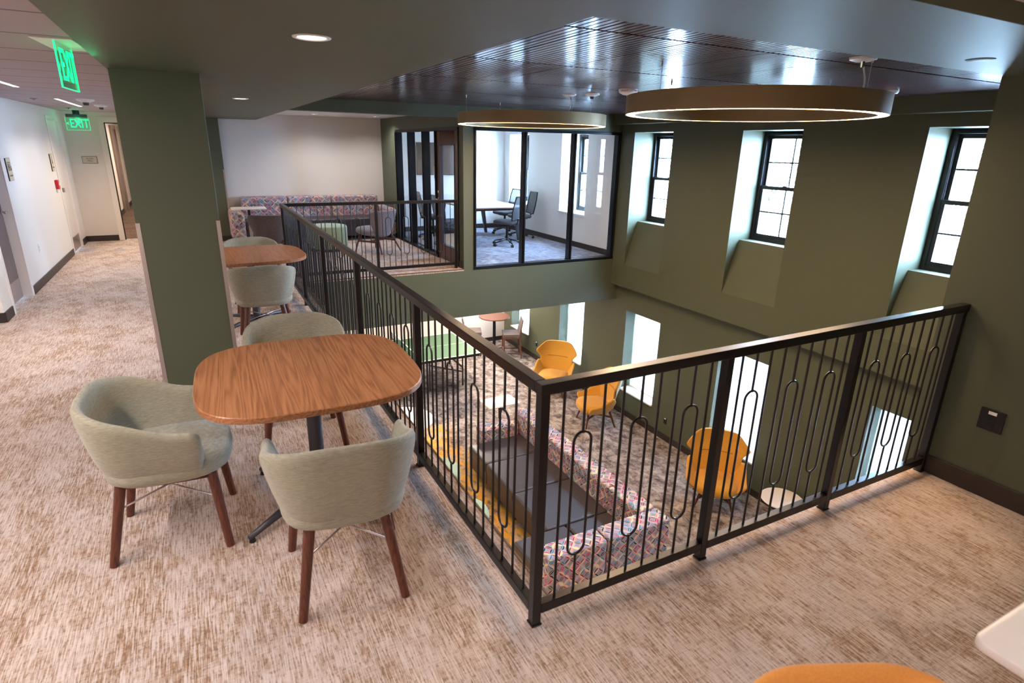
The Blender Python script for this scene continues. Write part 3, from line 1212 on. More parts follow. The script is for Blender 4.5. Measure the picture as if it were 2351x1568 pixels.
lamp('corridor_lamp', 'AREA', (-1.6, 13.6, 2.29), 60, (1, .84, .70), .3, 1.2)
lamp('corridor_lamp', 'AREA', (-1.6, 17.0, 2.29), 60, (1, .84, .70), .3, 1.2)
# meeting-room ceiling lights and lower-level ceiling lights under the balcony
for y in (8.2, 10.0):
    lamp('meeting_room_lamp', 'AREA', (4.1, y, 2.35), 8, (.93, .96, 1.0), 1.2, .3)
for (x, y) in ((-1.2, 3.0), (-1.2, 7.0), (1.5, 8.9), (3.6, 8.9), (4.6, 10.6), (1.2, -1.4)):
    lamp('lower_level_lamp', 'AREA', (x, y, -.80), 74, (1, .86, .72), .3, 1.2)
# corridor light seen at the hall end
r = thing('corridor_ceiling_light', 'bright rectangular light in the corridor ceiling beyond the hall end wall', 'ceiling light', (-2.10, 12.6, 2.298))
b = MB()
b.box(-.30, -.25, -.02, .30, .25, .002)
b.build('light_diffuser', M['dlglow'], r, bevel=.004)

# ------------------------------------------------------------------ ceiling devices
def strobe(label, x, y, z, words):
    r = thing('fire_alarm_strobe', label, 'alarm strobe', (x, y, z))
    b = MB()
    b.lathe([(0, -.052), (.05, -.05), (.085, -.034), (.095, -.012), (.095, 0), (0, 0)], 36)
    b.build('housing', M['plastic_white'], r, smooth=True, angle=50)
    b = MB()
    b.lathe([(0, -.078), (.012, -.074), (.02, -.052), (0, -.05)], 16)
    b.build('strobe_lens', M['chrome'], r, smooth=True)
    if words:
        for a in (-150, -70):
            ax, ay = .0935 * math.cos(R(a)), .0935 * math.sin(R(a))
            text('alert_lettering', 'ALERT', .024, M['red'], r, (ax * 1.005, ay * 1.005, -.018), (R(82), 0, R(a + 90)), .0008)
    return r
strobe('white dome fire alarm strobe with red ALERT lettering under the slatted ceiling', 2.86, 3.31, WOOD, True)
def detector(label, x, y, z, s=1.0):
    r = thing('smoke_detector', label, 'smoke detector', (x, y, z), 0, 'white smoke detectors')
    b = MB()
    b.lathe([(0, -.03 * s), (.03 * s, -.03 * s), (.075 * s, -.014 * s), (.078 * s, 0), (0, 0)], 32)
    b.build('base_plate', M['plastic_white'], r, smooth=True, angle=50)
    b = MB()
    b.lathe([(0, -.058 * s), (.022 * s, -.055 * s), (.027 * s, -.03 * s), (0, -.03 * s)], 20)
    b.build('sensor_head', M['greymetal'], r, smooth=True, angle=50)
    return r
detector('white smoke detector beside the alarm strobe on the slatted ceiling', 2.87, 3.93, WOOD)
detector('white smoke detector in the hall ceiling beside the far linear light', -2.05, 7.58, 2.30, 1.25)
detector('smaller white smoke detector farthest along the hall ceiling', -2.03, 8.9, 2.30, 1.1)
r = thing('ceiling_sensor', 'small white sensor on the slatted ceiling at the right of the near ring', 'sensor', (4.72, 1.86, WOOD))
b = MB()
b.lathe([(0, -.03), (.045, -.028), (.055, -.01), (.055, 0), (0, 0)], 28)
b.build('sensor_housing', M['plastic_white'], r, smooth=True, angle=50)
b = MB()
b.lathe([(0, -.034), (.02, -.033), (.022, -.028), (0, -.027)], 16)
b.build('sensor_lens', M['greymetal'], r, smooth=True)
for k, (y, lb) in enumerate(((7.93, 'small dark sprinkler rosette in the hall ceiling, nearer one'), (10.4, 'small dark sprinkler rosette in the hall ceiling near its end'))):
    r = thing('sprinkler_rosette', lb, 'sprinkler', (-2.615, y, 2.30), 0, 'sprinkler rosettes')
    b = MB()
    b.lathe([(0, -.006), (.03, -.005), (.04, 0), (0, 0)], 24)
    b.build('escutcheon', M['greymetal'], r, smooth=True)
    b = MB()
    b.frustum((0, 0, -.02), (0, 0, -.005), .012, .008, 12)
    b.build('sprinkler_head', M['steel'], r)

# ------------------------------------------------------------------ exit signs
def exit_sign(label, loc, rz, dark):
    r = thing('exit_sign', label, 'exit sign', loc, rz)
    b = MB()
    if dark:
        b.box(-.15, -.028, -.052, .15, .028, 0)
        b.build('lamp_housing', M['greymetal'], r, bevel=.004)
        b = MB()
        b.lathe([(0, 0), (.05, 0), (.05, .063), (0, .063)], 24)
        b.build('ceiling_mount', M['blackmetal'], r)
    else:
        b.box(-.22, -.085, 0, .22, .085, .006)
        b.build('ceiling_mount', M['plastic_white'], r, bevel=.002)
    zt = -.05 if dark else 0
    p = MB()
    p.box(-.165, -.003, zt - .205, .165, .003, zt)
    pl = p.build('edge_lit_panel', M['acrylic'], r)
    e = MB()
    for q in ((-.165, -.0035, zt - .208, .165, .0035, zt - .205), (-.168, -.0035, zt - .208, -.165, .0035, zt), (.165, -.0035, zt - .208, .168, .0035, zt)):
        e.box(*q)
    e.build('glowing_edge', M['exitglow'], pl)
    text('exit_lettering', 'EXIT', .20 if dark else .215, M['exitglow'], pl, (.022, -.0042, zt - .105), (R(90), 0, 0), .0012, 'CENTER', .66)
    if dark:
        text('arrow_mark', '<', .10, M['exitglow'], pl, (-.138, -.0042, zt - .105), (R(90), 0, 0), .0012, 'CENTER', .7)
    ox, oy = math.sin(rz) * .09, -math.cos(rz) * .09
    lamp('exit_sign_lamp', 'POINT', (loc[0] + ox, loc[1] + oy, loc[2] - .10), 1.0 if dark else .3, (0, 1, .36), .06)
    return r
exit_sign('green glowing EXIT sign hanging edge-on from the hall ceiling before the column', (-1.50, 2.31, 2.294), R(90 - 4), False)
exit_sign('green glowing EXIT sign with arrow on a dark housing at the end of the hall', (-2.645, 11.3, 2.237), 0, True)
lamp('hall_end_downlight', 'SPOT', (-2.0, 10.4, 2.29), 160, (1, .80, .60), .06, spot=140, blend=.9)
# ================================================================== FURNITURE HELPERS
def sstep(x):
    x = max(0, min(1, x))
    return x * x * (3 - 2 * x)
def u_path(hw, yb, yf, rc, ns=5, na=7, nb=5):
    """open U in plan: left arm tip - back - right arm tip; returns (x, y, nx, ny, s) with s = 0 at the arm tips and 1 at the back"""
    P = []
    for i in range(ns):
        k = i / ns
        P.append((-hw, yf + (yb + rc - yf) * k, -1, 0, .55 * k))
    for i in range(na):
        a = PI + (PI / 2) * i / (na - 1)
        P.append((-hw + rc + rc * math.cos(a), yb + rc + rc * math.sin(a), math.cos(a), math.sin(a), .55 + .35 * i / (na - 1)))
    for i in range(1, nb):
        k = i / nb
        P.append((-hw + rc + (2 * hw - 2 * rc) * k, yb, 0, -1, 1.0))
    for p in reversed(P[:ns + na]):
        P.append((-p[0], p[1], -p[2], p[3], p[4]))
    return P
def tub_shell(hw0, hw1, yb0, yb1, yf0, yf1, z0, zarm, zback, rc0=.12, rc1=.2, th=.045, nl=6, bulge=.5, dip=0.0):
    """upholstered tub: sides and back flare from (hw0, yb0) at z0 to (hw1, yb1) at the rim"""
    ring0 = u_path(hw0, yb0, yf0, rc0)
    ring1 = u_path(hw1, yb1, yf1, rc1)
    cols = []
    for p, q in zip(ring0, ring1):
        zt = zarm + (zback - zarm) * sstep((q[4] - .12) / .80) - dip * sstep((q[4] - .62) / .36)
        c = []
        for j in range(nl + 1):
            k = j / nl
            kk = k ** bulge
            z = z0 + (zt - th / 2 - z0) * k
            c.append((p[0] + (q[0] - p[0]) * kk, p[1] + (q[1] - p[1]) * kk, z))
        nx, ny = q[2], q[3]
        ex, ey, ez = c[-1]
        c.append((ex - nx * th * .5, ey - ny * th * .5, ez + th / 2))
        for j in range(nl, -1, -1):
            k = j / nl
            kk = k ** bulge
            z = z0 + .03 + (zt - th / 2 - z0 - .03) * k
            mx, my = p[2] + (q[2] - p[2]) * kk, p[3] + (q[3] - p[3]) * kk
            c.append((p[0] + (q[0] - p[0]) * kk - mx * th, p[1] + (q[1] - p[1]) * kk - my * th, z))
        cols.append(c)
    b = MB()
    b.grid(cols)
    n = len(cols[0])
    m = len(cols)
    b.f.append(tuple(range(n)))
    b.f.append(tuple((m - 1) * n + i for i in range(n - 1, -1, -1)))
    b.mi += [0, 0]
    # underside
    b.f.append(tuple(i * n for i in range(m)))
    b.f.append(tuple(i * n + n - 1 for i in range(m - 1, -1, -1)))
    b.mi += [0, 0]
    return b
def pad(hw, y0, y1, z0, z1, n=3.4, dome=.012, seg=40, tilt=0.0):
    """rounded seat cushion (superellipse in plan)"""
    cy, hy = (y0 + y1) / 2, (y1 - y0) / 2
    def ring(s, z):
        out = []
        for i in range(seg):
            a = 2 * PI * i / seg
            c, d = math.cos(a), math.sin(a)
            rr = (abs(c) ** n + abs(d) ** n) ** (-1 / n)
            yy = cy + hy * s * rr * d
            out.append((hw * s * rr * c, yy, z + tilt * (yy - y0)))
        return out
    h = z1 - z0
    rows = [ring(.90, z0), ring(.975, z0 + h * .18), ring(1.0, z0 + h * .45), ring(.985, z0 + h * .78), ring(.93, z1), ring(.6, z1 + dome * .7), ring(.25, z1 + dome)]
    b = MB()
    b.grid(rows, cv=True)
    b.f.append(tuple(range(seg - 1, -1, -1)))
    b.f.append(tuple(6 * seg + i for i in range(seg)))
    b.mi += [0, 0]
    return b
def leg(name, p0, p1, r0, r1, m, parent, n=12):
    return MB().frustum(p0, p1, r0, r1, n).build(name, m, parent, smooth=True, angle=50)

# ------------------------------------------------------------------ tub armchairs at the walnut tables
def tub_chair(label, loc, rz, fabric, group):
    r = thing('tub_armchair', label, 'armchair', loc, rz, group)
    s = tub_shell(.205, .312, -.20, -.300, .18, .205, .383, .652, .790, .14, .21, .048, 6, .50)
    s.build('back_shell', fabric, r, smooth=True, sub=1)
    pad(.258, -.235, .295, .385, .475, 3.2, .014).build('seat_cushion', fabric, r, smooth=True)
    f = MB()
    for sx in (-1, 1):
        f.tube([(sx * .190, .205, .376), (sx * .196, .08, .378), (sx * .180, -.08, .376), (sx * .150, -.165, .368)], .016, 8)
    f.tube([(-.19, .200, .378), (.19, .200, .378)], .015, 8)
    f.build('seat_rail', M['walnut_leg'], r, smooth=True)
    for sx in (-1, 1):
        leg('leg', (sx * .188, .205, .386), (sx * .238, .242, 0), .0235, .0185, M['walnut_leg'], r)
        leg('leg', (sx * .150, -.165, .382), (sx * .210, -.242, 0), .0235, .0185, M['walnut_leg'], r)
    x = MB()
    x.tube([(.203, .216, .26), (-.167, -.187, .26)], .0045, 8)
    x.tube([(-.203, .216, .26), (.167, -.187, .26)], .0045, 8)
    x.build('cross_rod', M['steel'], r, smooth=True)
    return r
G1 = 'heather sage tub armchairs at the walnut tables'
tc = tub_chair('sage tub armchair at the left of the near walnut table, facing right', (-1.295, 1.335, 0), face(1, -.08), M['sage'], G1)
dup(tc, 'sage tub armchair nearest the camera, back turned, before the near walnut table', (-.605, .645, 0), face(.11, 1), G1)
dup(tc, 'sage tub armchair on the far side of the near walnut table, facing the camera', (-.57, 2.06, 0), face(-.08, -1), G1)
dup(tc, 'sage tub armchair at the second walnut table, back turned to the camera', (-.55, 4.335, 0), face(.06, 1), G1)
dup(tc, 'sage tub armchair on the far side of the second walnut table', (-.52, 5.68, 0), face(.05, -1), G1)
tub_chair('amber tub armchair of which only the top of the back shows at the bottom edge', (.01, -1.347, 0), face(-.42, -.9), M['amber'], 'amber tub armchair')

# ------------------------------------------------------------------ walnut tables
def superloop(h, n, z, seg=72, s=1.0):
    out = []
    for i in range(seg):
        a = 2 * PI * i / seg
        c, d = math.cos(a), math.sin(a)
        rr = (abs(c) ** n + abs(d) ** n) ** (-1 / n)
        out.append((h * s * rr * c, h * s * rr * d, z))
    return out
def soft_slab(h, n, z0, z1, e=.004, seg=72):
    b = MB()
    b.grid([superloop(h - e, n, z0, seg), superloop(h, n, z0 + e, seg), superloop(h, n, z1 - e, seg), superloop(h - e, n, z1, seg)], cv=True)
    b.f.append(tuple(range(seg - 1, -1, -1)))
    b.f.append(tuple(3 * seg + i for i in range(seg)))
    b.mi += [0, 0]
    return b
def cafe_table(label, loc, rz):
    r = thing('cafe_table', label, 'table', loc, rz, 'walnut soft-square tables along the railing')
    soft_slab(.527, 3.5, .723, .755).build('tabletop', M['walnut'], r, smooth=True, angle=30)
    MB().frustum((0, 0, .05), (0, 0, .715), .038, .038, 24).build('column', M['greymetal'], r, smooth=True, angle=50)
    b = MB()
    b.box(-.16, -.16, .715, .16, .16, .723)
    b.build('mounting_plate', M['blackmetal'], r)
    for k in range(4):
        a = R(37 + 90 * k)
        d = Vector((math.cos(a), math.sin(a), 0))
        q = MB()
        p0, p1 = d * .02 + Vector((0, 0, .075)), d * .47 + Vector((0, 0, .030))
        q.tube([p0, d * .25 + Vector((0, 0, .060)), p1], [.026, .022, .014], 12)
        ft = q.build('base_arm', M['greymetal'], r, smooth=True)
        MB().frustum(d * .455, d * .455 + Vector((0, 0, .022)), .016, .013, 14).build('glide', M['plastic_black'], ft)
    return r
ct = cafe_table('walnut soft-square table nearest the camera with three sage armchairs round it', (-.604, 1.322, 0), R(-2))
dup(ct, 'second walnut soft-square table, half hidden behind the green column', (-.595, 4.93, 0), R(2), 'walnut soft-square tables along the railing')

# white table at the lower right
r = thing('white_table', 'white laminate table of which one rounded corner shows at the lower right edge', 'table', (1.05, -1.60, 0))
def round_rect(x0, y0, x1, y1, rad, z0, z1, seg=8, e=.004):
    def lp(d, z):
        out = []
        for cx, cy, a0 in ((x1 - rad, y1 - rad, 0), (x0 + rad, y1 - rad, 90), (x0 + rad, y0 + rad, 180), (x1 - rad, y0 + rad, 270)):
            for i in range(seg + 1):
                a = R(a0 + 90 * i / seg)
                out.append((cx + (rad - d) * math.cos(a), cy + (rad - d) * math.sin(a), z))
        return out
    n = 4 * (seg + 1)
    b = MB()
    b.grid([lp(e, z0), lp(0, z0 + e), lp(0, z1 - e), lp(e, z1)], cv=True)
    b.f.append(tuple(range(n - 1, -1, -1)))
    b.f.append(tuple(3 * n + i for i in range(n)))
    b.mi += [0, 0]
    return b
round_rect(-.51, -.435, .51, .435, .035, .712, .74).build('tabletop', M['whitetop'], r, smooth=True, angle=50)
for sx in (-1, 1):
    q = MB()
    q.frustum((sx * .3, 0, .03), (sx * .3, 0, .712), .03, .03, 16)
    q.bar((sx * .3, -.33, .018), (sx * .3, .33, .018), .06, .036)
    q.build('pedestal', M['greymetal'], r)

# ------------------------------------------------------------------ patterned sofas
def cushion(name, x0, y0, z0, x1, y1, z1, m, parent, rad=.035, seg=3, uv=True):
    return MB().box(x0, y0, z0, x1, y1, z1).build(name, m, parent, bevel=rad, seg=seg, uv=uv)
up = thing('sofa', 'long sofa with petal-pattern backs and grey seats against the upper back wall', 'sofa', (1.05, 10.75, 0))
XS = [(-1.31, -.475), (-.465, .375), (.385, 1.345)]
for a, c in XS:
    cushion('back_cushion', a, .17, .36, c, .44, .835, M['petal'], up)
    cushion('seat_cushion', a, -.42, .28, c, .19, .44, M['greyvinyl'], up, .03)
    cushion('seat_base', a + .003, -.40, .09, c - .003, .43, .285, M['greyvinyl'], up, .01)
cushion('arm', -1.555, -.45, .08, -1.315, .44, .62, M['petal'], up, .06)
cushion('arm', 1.35, -.45, .08, 1.555, .44, .62, M['petal'], up, .06)
for x in (-1.45, -.47, .38, 1.45):
    for y in (-.36, .36):
        leg('leg', (x, y, .10), (x, y, 0), .022, .018, M['blackmetal'], up)

lo = thing('sectional_sofa', 'corner sectional sofa with petal-pattern backs and slate grey seats on the lower floor', 'sofa', (2.7, 4.2, FL))
def L(x, y):
    return x - 2.7, y - 4.2
def lcush(name, x0, y0, z0, x1, y1, z1, m, rad=.035):
    a, b_ = L(x0, y0)
    c, d = L(x1, y1)
    return cushion(name, a, b_, z0, c, d, z1, m, lo, rad)
for y0, y1 in ((3.395, 4.255), (4.265, 5.10), (5.11, 5.715)):
    lcush('seat_cushion', 2.20, y0, .29, 3.12, y1, .45, M['greyvinyl'], .035)
    lcush('seat_base', 2.215, y0 + .003, .09, 3.30, y1 - .003, .295, M['greyvinyl'], .01)
for y0, y1 in ((2.83, 3.42), (3.43, 4.34), (4.35, 5.15), (5.16, 5.955)):
    lcush('back_cushion', 3.10, y0, .12, 3.36, y1, .78, M['petal'])
for x0, x1 in ((1.74, 2.455), (2.465, 3.095)):
    lcush('seat_cushion', x0, 2.82, .29, x1, 3.385, .45, M['greyvinyl'], .035)
    lcush('seat_base', x0 + .003, 2.83, .09, x1 - .003, 3.37, .295, M['greyvinyl'], .01)
for x0, x1 in ((1.72, 2.47), (2.485, 3.365)):
    lcush('back_cushion', x0, 2.56, .10, x1, 2.822, .78, M['petal'])
lcush('arm', 2.42, 5.725, .10, 3.09, 5.965, .645, M['petal'], .05)
for x, y in ((1.80, 2.62), (1.80, 3.30), (3.28, 2.64), (2.26, 4.3), (3.28, 4.3), (2.48, 5.86), (3.28, 5.86)):
    a, c = L(x, y)
    leg('leg', (a, c, .13), (a, c, 0), .022, .018, M['blackmetal'], lo)

# ------------------------------------------------------------------ laptop side tables
def laptop_table(label, loc, rz, w, d, h):
    r = thing('laptop_side_table', label, 'side table', loc, rz, 'white laptop side tables beside the sofas')
    round_rect(-w / 2, -d / 2, w / 2, d / 2, .035, h - .02, h).build('tabletop', M['whitetop'], r, smooth=True, angle=50)
    p = MB()
    p.box(-.022, -.012, .36, .022, .012, h - .02)
    p.build('upper_post', M['blackmetal'], r)
    p = MB()
    p.box(-.028, -.018, .012, .028, .018, .40)
    p.build('lower_post', M['steel'], r, bevel=.003)
    p = MB()
    p.box(-.20, -.16, 0, .20, .16, .012)
    p.build('foot_plate', M['steel'], r, bevel=.003)
    return r
lt = laptop_table('white laptop side table at the left end of the upper patterned sofa', (-.20, 10.10, 0), 0, .58, .40, .72)
dup(lt, 'white laptop side table at the far end of the lower sectional sofa', (3.095, 6.44, FL), R(2), 'white laptop side tables beside the sofas')

# ------------------------------------------------------------------ ottomans
def ottoman(label, loc, rad, h):
    r = thing('round_ottoman', label, 'ottoman', loc, 0, 'mint green round ottomans')
    b = MB()
    b.lathe([(0, .05), (rad - .01, .05), (rad, .07), (rad, h - .03), (rad - .012, h - .006), (rad - .04, h), (0, h + .004)], 48)
    b.build('cushion_drum', M['pouf'], r, smooth=True, angle=60)
    b = MB()
    b.lathe([(rad - .02, .0), (rad - .02, .05), (0, .05), (0, 0)], 40, closed=False)
    b.build('plinth', M['blackmetal'], r)
    b = MB()
    b.lathe([(rad - .001, h - .062), (rad + .003, h - .058), (rad - .001, h - .054)], 48)
    b.build('piping', M['pouf'], r, smooth=True)
    return r
ot = ottoman('mint green round ottoman before the upper patterned sofa', (1.02, 9.42, 0), .355, .44)
dup(ot, 'mint green ottoman on the lower floor, farther of two between the left railing bars', (1.50, 5.30, FL), 0, 'mint green round ottomans')
dup(ot, 'mint green ottoman on the lower floor, nearer of two between the left railing bars', (1.43, 4.20, FL), 0, 'mint green round ottomans')

# ------------------------------------------------------------------ yellow wing chairs
def sheet(levels, th, nx=14, fwd=1.0):
    """curved upholstered panel; levels = (z, half width, y at the middle, wing depth)"""
    rows = []
    for (z, w, y, k) in levels:
        fr, bk = [], []
        for i in range(nx + 1):
            u = -1 + 2 * i / nx
            yy = y + k * abs(u) ** 2.6
            fr.append((w * u, yy, z))
            bk.append((w * u * 1.0, yy - th * (1 - .45 * abs(u) ** 4), z))
        rows.append(fr + bk[::-1])
    b = MB()
    b.grid(rows, cv=True)
    n = len(rows[0])
    b.f.append(tuple(range(n - 1, -1, -1)))
    b.f.append(tuple((len(rows) - 1) * n + i for i in range(n)))
    b.mi += [0, 0]
    return b
def wing_chair(label, loc, rz):
    r = thing('wingback_armchair', label, 'armchair', loc, rz, 'ochre wingback armchairs by the lower windows')
    LV = [(.34, .28, -.185, .02), (.44, .31, -.205, .05), (.56, .335, -.235, .08), (.65, .345, -.268, .10), (.70, .345, -.288, .12), (.775, .425, -.320, .185), (.81, .437, -.332, .20), (.845, .425, -.338, .19), (.955, .315, -.358, .10), (.985, .275, -.366, .075), (.995, .24, -.372, .06)]
    sheet(LV, .055).build('back_panel', M['ochre'], r, smooth=True, sub=1)
    LB = [(z, w * .97, y - .057, k) for z, w, y, k in LV[:-1]]
    sheet(LB, .012).build('outer_back', M['cream'], r, smooth=True, sub=1)
    s = tub_shell(.23, .415, -.20, -.275, .22, .27, .275, .485, .70, .13, .18, .05, 5, .62, dip=.24)
    s.build('arm_shell', M['ochre'], r, smooth=True, sub=1)
    pad(.295, -.235, .355, .29, .425, 3.2, .012).build('seat_cushion', M['ochre'], r, smooth=True)
    c = MB()
    pts = []
    for i in range(9):
        u = -.72 + 1.44 * i / 8
        pts.append((.30 * u, -.2865 + .12 * abs(u * .87) ** 2.6 + .002, .70))
    c.tube(pts, .004, 6)
    c.build('headrest_seam', mat_seam, r, smooth=True)
    for sx in (-1, 1):
        leg('leg', (sx * .17, .20, .31), (sx * .275, .27, 0), .022, .013, M['walnut_leg'], r)
        leg('leg', (sx * .16, -.19, .31), (sx * .25, -.29, 0), .022, .013, M['walnut_leg'], r)
    x = MB()
    x.bar((.215, .228, .185), (-.205, -.235, .185), .022, .03)
    x.bar((-.215, .228, .185), (.205, -.235, .185), .022, .0298)
    x.build('cross_stretcher', M['walnut_leg'], r)
    return r
mat_seam = mat('ochre_seam', srgb(150, 92, 20), .9)
wc = wing_chair('ochre wingback armchair nearest the camera, left of the round white side table', (4.99, 3.40, FL), face(-.69, -.72))
dup(wc, 'ochre wingback armchair seen from its side, with cream outer back, near the lower window', (4.98, 6.26, FL), face(-.96, .27), 'ochre wingback armchairs by the lower windows')
dup(wc, 'ochre wingback armchair farthest from the camera, turned towards the sofa', (5.03, 7.83, FL), face(-.72, -.69), 'ochre wingback armchairs by the lower windows')

# round side tables
def round_table(name, label, loc, rad, h, top, basem, th=.018, grp=None):
    r = thing(name, label, 'side table', loc, 0, grp)
    b = MB()
    b.lathe([(0, h - th), (rad - .006, h - th), (rad, h - th + .004), (rad, h - .004), (rad - .004, h), (0, h)], 56)
    b.build('tabletop', top, r, smooth=True, angle=45)
    b = MB()
    b.frustum((0, 0, .012), (0, 0, h - th), .024, .024, 20)
    b.build('column', basem, r, smooth=True, angle=50)
    b = MB()
    b.lathe([(rad * .72, 0), (rad * .72, .008), (.03, .018), (0, .018)], 48)
    b.build('base_disc', basem, r, smooth=True, angle=50)
    return r
round_table('round_side_table', 'round white side table beside the nearest ochre armchair', (5.29, 2.54, FL), .265, .50, M['whitetop'], M['blackmetal'])
rt = round_table('round_side_table', 'small round table with white top and black base between two ochre armchairs', (5.27, 6.97, FL), .24, .50, M['whitetop'], M['blackmetal'])
b = MB()
b.lathe([(.232, .44), (.238, .44), (.238, .482), (.232, .482)], 48, closed=True)
b.build('apron_ring', M['blackmetal'], rt)
round_table('round_white_table', 'round white table on the lower floor, its edge between the left railing bars', (1.40, 6.42, FL), .47, .74, M['whitetop'], M['greymetal'], .025)

# ------------------------------------------------------------------ grey lounge chairs upstairs
def lounge_chair(label, loc, rz, fabric):
    r = thing('lounge_chair', label, 'armchair', loc, rz, 'grey lounge chairs before the upper sofa')
    LV = [(.27, .19, -.16, .04), (.36, .225, -.20, .07), (.48, .28, -.235, .12), (.60, .325, -.265, .15), (.69, .335, -.285, .15), (.735, .315, -.295, .12), (.75, .27, -.30, .08)]
    sheet(LV, .05).build('back_panel', fabric, r, smooth=True, sub=1)
    pad(.275, -.20, .36, .285, .375, 2.8, .012, tilt=.10).build('seat_cushion', fabric, r, smooth=True)
    f = MB()
    f.bar((-.24, .24, .20), (-.22, -.24, .20), .022, .030)
    f.bar((.24, .24, .20), (.22, -.24, .20), .022, .030)
    f.bar((-.225, .0, .20), (.225, .0, .20), .022, .0298)
    f.build('stretcher', M['walnut_leg'], r)
    for sx in (-1, 1):
        leg('leg', (sx * .20, .21, .33), (sx * .27, .28, 0), .020, .012, M['walnut_leg'], r)
        leg('leg', (sx * .18, -.17, .33), (sx * .26, -.33, 0), .020, .012, M['walnut_leg'], r)
    return r
lounge_chair('grey wool lounge chair on walnut legs at the right of the mint ottoman', (1.80, 8.92, 0), face(-.55, .83), M['greywool'])
lounge_chair('brown grey lounge chair, back to the camera, left of the mint ottoman', (.02, 8.80, 0), face(.22, .97), M['brownwool'])

# ------------------------------------------------------------------ bar-height group at the lower far end
tb = thing('round_cafe_table', 'round brown counter-height table between two stools at the lower far end', 'table', (5.02, 10.60, FL))
b = MB()
b.lathe([(0, .88), (.372, .88), (.38, .886), (.38, .902), (.374, .908), (0, .908)], 56)
b.build('tabletop', M['stoolwood'], tb, smooth=True, angle=45)
b = MB()
b.frustum((0, 0, .05), (0, 0, .88), .038, .038, 20)
b.build('column', M['blackmetal'], tb, smooth=True, angle=50)
for k in range(4):
    a = R(20 + 90 * k)
    d = Vector((math.cos(a), math.sin(a), 0))
    MB().tube([d * .02 + Vector((0, 0, .06)), d * .30 + Vector((0, 0, .022))], [.025, .014], 10).build('base_arm', M['blackmetal'], tb, smooth=True)
def counter_stool(label, loc, rz):
    r = thing('counter_stool', label, 'stool', loc, rz, 'wooden counter stools at the lower round table')
    b = MB().box(-.21, -.20, .535, .21, .215, .605)
    b.build('seat_cushion', M['seattop'], r, bevel=.012)
    q = MB()
    q.prism([(-.195, .60), (-.16, .60), (-.235, .945), (-.262, .945)], 0, -.205, .205)
    q.build('backrest', M['seattop'], r, bevel=.008)
    f = MB()
    f.box(-.205, -.185, .49, .205, -.16, .535)
    f.box(-.205, .18, .49, .205, .205, .535)
    f.box(-.205, -.16, .49, -.18, .18, .535)
    f.box(.18, -.16, .49, .205, .18, .535)
    f.build('seat_frame', M['stoolwood'], r)
    for sx in (-1, 1):
        l = MB()
        l.prism([(.175, 0), (.205, 0), (.208, .535), (.172, .535)], 0, sx * .19 - .017, sx * .19 + .017)
        l.build('leg', M['stoolwood'], r, bevel=.003)
        l = MB()
        l.prism([(-.235, 0), (-.205, 0), (-.163, .50), (-.205, .72), (-.225, .72), (-.197, .50)], 0, sx * .2085 - .015, sx * .2085 + .015)
        l.build('leg', M['stoolwood'], r, bevel=.003)
    st = MB()
    st.bar((-.19, -.20, .13), (-.19, .19, .13), .02, .028)
    st.bar((.19, -.20, .13), (.19, .19, .13), .02, .028)
    st.bar((-.19, -.212, .20), (.19, -.212, .20), .02, .028)
    st.build('stretcher', M['stoolwood'], r)
    fr = MB()
    fr.bar((-.175, .19, .17), (.175, .19, .17), .022, .030)
    fr.build('footrest', M['steel'], r)
    return r
cs = counter_stool('wooden counter stool with taupe seat right of the round table, by the lower window', (5.25, 10.13, FL), face(-.93, .36))
dup(cs, 'wooden counter stool with taupe seat left of the round table, by the white lower wall', (4.46, 10.66, FL), face(.93, -.36), 'wooden counter stools at the lower round table')

# ------------------------------------------------------------------ table tennis table
tt = thing('table_tennis_table', 'green table tennis table with white lines and net on the lower floor', 'table tennis table', (2.40, 9.455, FL))
for s in (-1, 1):
    x0, x1 = (-1.37, -.004) if s < 0 else (.004, 1.37)
    MB().box(x0, -.7625, .738, x1, .7625, .76).build('playing_surface', M['pingpong'], tt, bevel=.003)
    ln = MB()
    z0, z1 = .7602, .7612
    xo0, xo1 = (x1 - .02, x1) if s > 0 else (x0, x0 + .02)
    ln.box(xo0, -.7625, z0, xo1, .7625, z1)
    for y0, y1 in ((-.7625, -.7425), (.7425, .7625), (-.0025, .0025)):
        ln.box(x0 + (.02 if s < 0 else 0), y0, z0, x1 - (.02 if s > 0 else 0), y1, z1)
    ln.build('boundary_lines', M['line'], tt)
    ap = MB()
    for y in (-.745, .73):
        ap.box(x0 + .03, y, .695, x1 - .03, y + .015, .738)
    xe = x1 - .03 if s > 0 else x0 + .015
    ap.box(xe, -.745, .695, xe + .015, .745, .738)
    ap.build('apron', M['blackmetal'], tt)
    for y in (-.50, .50):
        for xx in (.35, 1.08):
            l = MB()
            l.frustum((s * xx, y, .03), (s * xx, y, .738), .018, .018, 10)
            l.frustum((s * xx, y, 0), (s * xx, y, .03), .024, .024, 10)
            l.build('leg', M['greymetal'], tt)
        br = MB()
        br.bar((s * .35, y, .55), (s * 1.08, y, .30), .02, .03)
        br.build('brace', M['greymetal'], tt)
    br = MB()
    br.bar((s * 1.08, -.50, .40), (s * 1.08, .50, .40), .025, .035)
    br.build('leg_crossbar', M['blackmetal'], tt)
nt = MB()
nt.frustum((0, -.915, .70), (0, -.915, .915), .008, .008, 10)
nt.frustum((0, .915, .70), (0, .915, .915), .008, .008, 10)
nt.bar((0, -.915, .752), (0, -.745, .752), .03, .02)
nt.bar((0, .915, .752), (0, .745, .752), .03, .02)
nt.build('net_post', M['blackmetal'], tt)
nm = MB()
for i in range(92):
    y = -.91 + i * .02
    nm.bar((0, y, .765), (0, y, .905), .0016, .0016)
for i in range(7):
    nm.bar((0, -.91, .775 + i * .02), (0, .91, .775 + i * .02), .0016, .0016)
net = nm.build('net', M['netmat'], tt)
